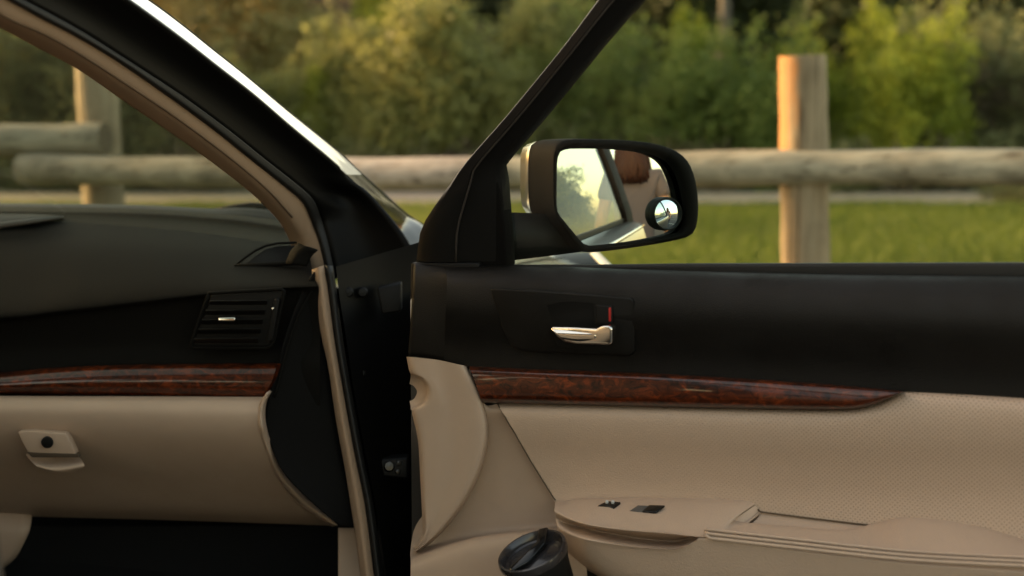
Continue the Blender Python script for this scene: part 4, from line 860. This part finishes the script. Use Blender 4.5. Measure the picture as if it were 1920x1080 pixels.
for o_, i_ in zip(OO, II):
    mid = o_.lerp(i_, 0.5)
    V += [o_ - DW * 0.03, o_ + DW * 0.002, o_.lerp(i_, 0.10) + DW * 0.010, o_.lerp(i_, 0.44) + DW * 0.012, o_.lerp(i_, 0.52) + DW * 0.004, o_.lerp(i_, 0.90) + DW * 0.001, i_ - DW * 0.006, i_ - DW * 0.03, mid - DW * 0.045]
wf = mesh_obj('window_frame', V, grid_faces(9, nF, True), M['black'], door)
try: wf.data.set_sharp_from_angle(angle=R(50))
except Exception: pass
tube('frame_seal_bead', [o_.lerp(i_, 0.48) + DW * 0.0095 for o_, i_ in zip(OO, II)], 0.0016, mat('bead_rubber', (0.06, 0.05, 0.042), 0.5), door, 6)
# pane
base = [LD(u, belt_z(u) - 0.03, -0.018) for u in np.linspace(toD(IL[0])[0], UE - 0.06, 40)]
up_ = [II[int(round(i))] - DW * 0.018 for i in np.linspace(0, len(II) - 1, 40)]
nII = len(II)
# columns of the pane: lower edge to the matching point of the frame straight above
topc = sorted([(toD(p)[0], toD(p)[1]) for p in II[8:]], key=lambda q: q[0]); tu = [q[0] for q in topc]; tz = [q[1] for q in topc]
V = []; K = 10; us = np.linspace(toD(IL[0])[0] - 0.01, UE - 0.065, 50)
for u in us:
    zb = belt_z(u) - 0.03
    zt2 = float(np.interp(u, tu, tz)) + 0.01
    for k in range(K):
        z = zb + (zt2 - zb) * k / (K - 1); V.append(LD(u, z, FW(z, u) - 0.02))
mesh_obj('window_pane', V, grid_faces(K, len(us)), M['glass'], door)
# sail panel where the mirror is fixed
prism('mirror_sail', [sash(x, y, -0.001) for x, y in ((786, 502), (792, 440), (808, 408), (905, 304), (926, 312), (934, 345), (946, 420), (950, 502))], DW * -0.03, M['side_black'], door, 0.003)

# ------------------------------------------------------------------ side mirror
MC = P(1168, 365, 2.20)
MN = Vector((0.30, -0.95, 0.02)).normalized()
def MP(px, py, off=0.0): return plane(px, py, MC + MN * off, MN)
RO = [(1052, 266), (1085, 262), (1150, 263), (1212, 268), (1255, 279), (1284, 298), (1300, 330), (1307, 372), (1306, 412), (1298, 436), (1276, 447), (1220, 458), (1150, 468), (1105, 472), (1086, 466), (1066, 440), (1046, 412), (1038, 392), (1036, 340), (1038, 285)]
RI = [(1062, 282), (1085, 280), (1148, 281), (1200, 286), (1234, 295), (1256, 312), (1270, 340), (1278, 372), (1281, 408), (1276, 428), (1262, 438), (1215, 447), (1150, 455), (1108, 459), (1096, 455), (1076, 432), (1056, 408), (1047, 394), (1046, 345), (1048, 294)]
def closed(pl, n=64):
    q = np.array(pl + [pl[0]], float); k = len(pl); out = []
    for i in range(k):
        for j in range(6):
            out.append(cr(np.array(pl[i - 1], float), np.array(pl[i], float), np.array(pl[(i + 1) % k], float), np.array(pl[(i + 2) % k], float), j / 6))
    out.append(out[0]); out = np.array(out); s = np.concatenate([[0], np.cumsum(np.linalg.norm(np.diff(out, axis=0), axis=1))])
    t = np.linspace(0, s[-1], n + 1)[:-1]; return np.stack([np.interp(t, s, out[:, c]) for c in (0, 1)], 1)
ro = closed(RO); ri = closed(RI); nR = 64
BKc = np.array([1095, 352])
rows3 = []
ctr = np.array([1166, 368])
rows3.append([MP(*q, -0.016) for q in ri]); rows3.append([MP(*q, -0.002) for q in ri + (ro - ri) * 0.25]); rows3.append([MP(*q, 0.004) for q in ri + (ro - ri) * 0.6]); rows3.append([MP(*q, -0.002) for q in ro])
front = [MP(*q, -0.006) for q in ro + (ro - ctr) * 0.012]
rows3.append(front)
def back(scale, depth, sx, sz):
    cen = MP(*ctr, 0); return [cen + (p - cen) * scale - MN * depth + Vector((sx, 0, sz)) for p in front]
rows3.append(back(1.0, 0.035, -0.012, 0.0)); rows3.append(back(0.96, 0.058, -0.022, 0.002))
V = [p for r_ in rows3 for p in r_]
hs = mesh_obj('mirror_housing', V, grid_faces(nR, len(rows3), True), M['side_black'], door)
rows4 = [back(0.965, 0.056, -0.022, 0.002), back(0.88, 0.088, -0.034, 0.004), back(0.70, 0.108, -0.038, 0.006), back(0.40, 0.120, -0.04, 0.006), back(0.02, 0.124, -0.04, 0.006)]
mesh_obj('mirror_cap', [p for r_ in rows4 for p in r_], grid_faces(nR, len(rows4), True), M['paint'], door)
def mloft(name, rows, m, n=20, close=False):
    return mesh_obj(name, [Vector(p) for r_ in rows for p in r_], grid_faces(len(rows[0]), len(rows), close), m, door)
# arm from the sail to the housing
def armsec(pxs, d): return [P(x, y, d + dd) for x, y, dd in pxs]
mloft('mirror_arm', [armsec([(930, 398, 0), (930, 489, 0), (930, 486, 0.06), (930, 400, 0.06)], 2.17), armsec([(955, 398, 0), (965, 488, 0), (965, 484, 0.07), (955, 400, 0.07)], 2.175),
                      armsec([(1010, 400, 0), (1030, 480, 0), (1030, 477, 0.07), (1010, 402, 0.07)], 2.19), armsec([(1060, 405, 0.01), (1084, 473, 0.01), (1085, 470, 0.07), (1062, 405, 0.07)], 2.205), armsec([(1110, 410, 0.04), (1120, 467, 0.04), (1120, 466, 0.07), (1110, 410, 0.07)], 2.20)], M['black'], close=True)
# convex glass
cen = MP(*ctr, 0)
PERSON = Vector((1.65, 1.095, 0)); LOOK = Vector((1.50, 1.10, 1.10))
gn = ((CAM - cen).normalized() + (LOOK - cen).normalized()).normalized()
def gpt(px, py, off=0.0): return plane(px, py, cen - MN * 0.010 + gn * off, gn)
gc = gpt(*ctr); RC = 1.7
rg = closed([(x + (x - ctr[0]) * 0.015, y + (y - ctr[1]) * 0.015) for x, y in RI])
V = [gc]; Fc = []; NRG = 20
for k in range(1, NRG + 1):
    for q in rg:
        p = gpt(*(ctr + (q - ctr) * k / NRG)); r2 = (p - gc).length_squared; V.append(p - gn * (r2 / (2 * RC)))
for i in range(nR): Fc.append((0, 1 + i, 1 + (i + 1) % nR))
for k in range(NRG - 1):
    for i in range(nR):
        a = 1 + k * nR; b = a + nR; Fc.append((a + i, b + i, b + (i + 1) % nR, a + (i + 1) % nR))
mg = mesh_obj('mirror_glass', V, Fc, M['mirror'], door)
mg['label'] = 'convex mirror glass'
# stick-on round blind-spot mirror
bc = gpt(1247, 401, 0.003); br = 0.0265
x_ = gn.orthogonal().normalized(); y_ = gn.cross(x_)
prof = [(br * t, 0.0105 - (br * t) ** 2 / (2 * 0.075)) for t in np.linspace(0.0005, 0.86, 14)]
lathe('spot_mirror', prof, bc, gn, M['mirror_blue'], door, 40)
lathe('spot_mirror_rim', [(br * 0.86, 0.0065), (br * 0.90, 0.0105), (br * 0.97, 0.010), (br, 0.006), (br, -0.006)], bc, gn, M['black'], door, 40)

# ------------------------------------------------------------------ tumbler standing in the door pocket
cup_top = P(1000, 1041, 1.955)
ax = (P(974, 960, 2.06) - P(1000, 1030, 2.06)).normalized() * 1.0 + Vector((0.0, -0.34, 0)) ; ax.normalize()
cup = empty('tumbler', cup_top - ax * 0.19); tag(cup, 'black insulated tumbler with clear lid standing in the door pocket', 'tumbler')
lathe('tumbler_body', [(0.0005, -0.19), (0.030, -0.19), (0.033, -0.185), (0.036, -0.10), (0.044, -0.02), (0.047, -0.008), (0.0465, -0.004), (0.043, -0.004), (0.041, -0.03), (0.0005, -0.032)], cup_top, ax, M['black'], cup, 48)
smoky = mat('smoky_lid_plastic', (0.035, 0.030, 0.030), 0.22, coat=0.3)
lid = lathe('lid', [(0.046, -0.006), (0.0495, -0.003), (0.0502, 0.003), (0.0488, 0.008), (0.0455, 0.0085), (0.0425, 0.004), (0.0405, -0.002), (0.037, -0.0035), (0.034, -0.0015), (0.0005, 0.0)], cup_top, ax, smoky, cup, 48)
sx_ = (RT - ax * RT.dot(ax)).normalized(); sy_ = ax.cross(sx_)
def cp(a, b, h): return cup_top + sx_ * a + sy_ * b + ax * h
prism('slider', [cp(0.012, 0.046, 0.004), cp(0.026, 0.044, 0.004), cp(0.020, 0.008, 0.002), cp(-0.006, -0.022, 0.0), cp(-0.030, -0.032, 0.0), cp(-0.034, -0.026, 0.0), cp(-0.012, -0.006, 0.002), cp(0.008, 0.014, 0.004)], ax * 0.007, M['piano'], lid, 0.002)
# floor of the door pocket under the tumbler
u_, z_, w_ = toD(cup_top - ax * 0.19)
prism('door_pocket', [LD(0.02, z_ - 0.012, 0.0), LD(UE - 0.05, z_ - 0.012, 0.0), LD(UE - 0.05, z_ - 0.012, 0.16), LD(0.02, z_ - 0.012, 0.16)], Vector((0, 0, -0.02)), M['beige_plastic'], door, 0.004)
prism('pocket_wall', [LD(0.16, z_ - 0.01, 0.165), LD(UE - 0.05, z_ - 0.01, 0.165), LD(UE - 0.05, z_ + 0.07, 0.165), LD(0.16, z_ + 0.07, 0.165)], DW * -0.006, M['beige_plastic'], door, 0.003)

# ------------------------------------------------------------------ the person seen in the side mirror
def skin_mesh(name, verts, edges, rad, m, parent, root=0, sub=2):
    me = bpy.data.meshes.new(name); me.from_pydata(verts, edges, []); me.update()
    o = bpy.data.objects.new(name, me); col.objects.link(o)
    sk = o.modifiers.new('skin', 'SKIN'); sk.use_smooth_shade = True
    if not me.skin_vertices: me.skin_vertices.new()
    for i, r_ in enumerate(rad):
        me.skin_vertices[0].data[i].radius = r_ if isinstance(r_, tuple) else (r_, r_)
    for i in range(len(rad)): me.skin_vertices[0].data[i].use_root = (i == root)
    ss = o.modifiers.new('smooth', 'SUBSURF'); ss.levels = sub; ss.render_levels = sub
    me.materials.append(m); o.parent = parent; return o
per = empty('person', PERSON); tag(per, 'person with long reddish-brown hair and grey top, seen in the door mirror', 'person')
skin_m = mat('skin', (0.55, 0.33, 0.22), 0.5); shirt_m = mat('grey_cotton', (0.19, 0.185, 0.215), 0.9, bump=0.3, bscale=300, var=0.1); jean_m = mat('blue_denim', (0.05, 0.06, 0.10), 0.9, var=0.2); hair_m = mat('auburn_hair', (0.060, 0.021, 0.010), 0.6, bump=0.5, bscale=120, var=0.4, vscale=40); shoe_m = mat('shoe', (0.1, 0.09, 0.08), 0.7)
Vv = [(0, 0, .93), (0, 0, 1.06), (0, 0, 1.22), (0, 0, 1.34), (0, .01, 1.43), (0, -.01, 1.50), (0, -.02, 1.565), (0, -.01, 1.635)]
Rr = [(.14, .105), (.115, .09), (.135, .10), (.11, .08), .047, (.06, .07), (.072, .088), (.05, .06)]
Ee = [(i, i + 1) for i in range(7)]
def add(p, r_, parent_i): Vv.append(p); Rr.append(r_); Ee.append((parent_i, len(Vv) - 1)); return len(Vv) - 1
add((0, -.118, 1.555), .010, 6)          # nose
for s in (-1, 1):
    h_ = add((s * .09, 0, .86), (.082, .085), 0); k_ = add((s * .10, -.015, .50), .056, h_); a_ = add((s * .105, .02, .10), .038, k_); add((s * .115, -.13, .035), .034, a_)
    c_ = add((s * .155, 0, 1.365), .052, 3); e_ = add((s * .235, .03, 1.10), .040, c_); w2 = add((s * .215, -.10, .90), .027, e_); p_ = add((s * .205, -.135, .845), (.032, .020), w2)
    for j, (fx, fl) in enumerate(((-.022, .075), (-.007, .085), (.008, .080), (.022, .065))):
        k1 = add((s * (.205 + fx * .4) , -.155 + fx * .4, .815), .0095, p_); k2 = add((s * .20 + fx * .5, -.165 + fx * .6, .815 - fl * .5), .009, k1); add((s * .195 + fx * .5, -.155 + fx * .6, .815 - fl), .008, k2)
    t1 = add((s * .180, -.15, .85), .0105, p_); add((s * .172, -.17, .815), .009, t1)
DROP = 0.17
def crouch(vs):   # upper body sinks, knees come forward, feet stay put
    out = []
    for x, y, z in vs:
        if z >= 0.75: out.append((x, y, z - DROP))
        elif z > 0.3: out.append((x, y - 0.24, z - 0.03))
        else: out.append((x, y, z))
    return out
body = skin_mesh('body', crouch(Vv), Ee, Rr, skin_m, per)
Sv = [(0, 0, .90), (0, 0, 1.06), (0, 0, 1.22), (0, 0, 1.345), (0, .01, 1.41)]; Se = [(0, 1), (1, 2), (2, 3), (3, 4)]; Sr = [(.16, .125), (.135, .11), (.155, .118), (.128, .095), (.062, .058)]
for s in (-1, 1):
    n0 = len(Sv); Sv += [(s * .16, 0, 1.368), (s * .20, .016, 1.24)]; Sr += [.068, .062]; Se += [(3, n0), (n0, n0 + 1)]
skin_mesh('shirt', crouch(Sv), Se, Sr, shirt_m, per)
Tv = [(0, 0, .95)]; Te = []; Tr = [(.155, .12)]
for s in (-1, 1):
    n0 = len(Tv); Tv += [(s * .09, 0, .85), (s * .10, -.015, .50), (s * .105, .02, .10)]; Tr += [(.095, .098), .068, .055]; Te += [(0, n0), (n0, n0 + 1), (n0 + 1, n0 + 2)]
skin_mesh('trousers', crouch(Tv), Te, Tr, jean_m, per)
for s in (-1, 1): skin_mesh('shoe', [(s * .105, .05, .045), (s * .108, -.04, .05), (s * .115, -.15, .035)], [(0, 1), (1, 2)], [(.045, .045), (.046, .05), (.042, .034)], shoe_m, per)
Hv = [(0, .02, 1.655), (0, .055, 1.60), (0, .075, 1.50), (0, .085, 1.40), (0, .09, 1.33)]; Hr = [(.07, .08), (.08, .07), (.082, .055), (.085, .045), (.08, .03)]; He = [(0, 1), (1, 2), (2, 3), (3, 4)]
for s in (-1, 1):
    n0 = len(Hv); Hv += [(s * .07, -.01, 1.60), (s * .088, .0, 1.50), (s * .098, -.05, 1.38), (s * .09, -.10, 1.27), (s * .085, -.105, 1.18)]; Hr += [.034, .034, .042, .036, .018]; He += [(0, n0)] + [(n0 + i, n0 + i + 1) for i in range(4)]
skin_mesh('hair', crouch(Hv), He, Hr, hair_m, per)
hs_V = []; hs_F = []; g_ = random.Random(4)
for k in range(70):
    a = g_.uniform(0.15, 2.99); x = math.cos(a) * 0.080; y = 0.03 + math.sin(a) * 0.075; L_ = g_.uniform(1.33, 1.40)
    pts = [Vector((x * 0.35, y * 0.5, 1.655)), Vector((x * 0.85, y * 0.95, 1.60)), Vector((x, y + 0.02, 1.50)), Vector((x * 1.1 + g_.uniform(-.012, .012), y + 0.035, 1.41)), Vector((x * 1.12 + g_.uniform(-.025, .025), y + 0.03, L_))]
    q = resample([tuple(p) for p in pts], 9)
    v, f = tube_data([Vector((p[0], p[1], p[2] - DROP)) for p in q], [.004, .010, .012, .013, .013, .013, .012, .009, .003], 6)
    hs_F += [tuple(i + len(hs_V) for i in t) for t in f]; hs_V += v
o = mesh_obj('hair_strands', hs_V, hs_F, hair_m, None); o.parent = per
eye_m = mat('eye', (0.03, 0.02, 0.015), 0.2); lip_m = mat('lips', (0.40, 0.14, 0.11), 0.5)
for s in (-1, 1):
    o = lathe('eye', [(0.0002, .009), (.008, .006), (.011, 0), (.008, -.006)], Vector((s * .032, -.098, 1.565 - DROP)), Vector((0, -1, 0)), eye_m, None, 12); o.parent = per
o = tube('mouth', [(-.024, -.092, 1.515 - DROP), (0, -.102, 1.513 - DROP), (.024, -.092, 1.515 - DROP)], [.003, .006, .003], lip_m, None, 8); o.parent = per
fd = (Vector((cen.x, cen.y, 0)) - PERSON); per.rotation_euler = (0, 0, math.atan2(fd.y, fd.x) - math.pi / 2)
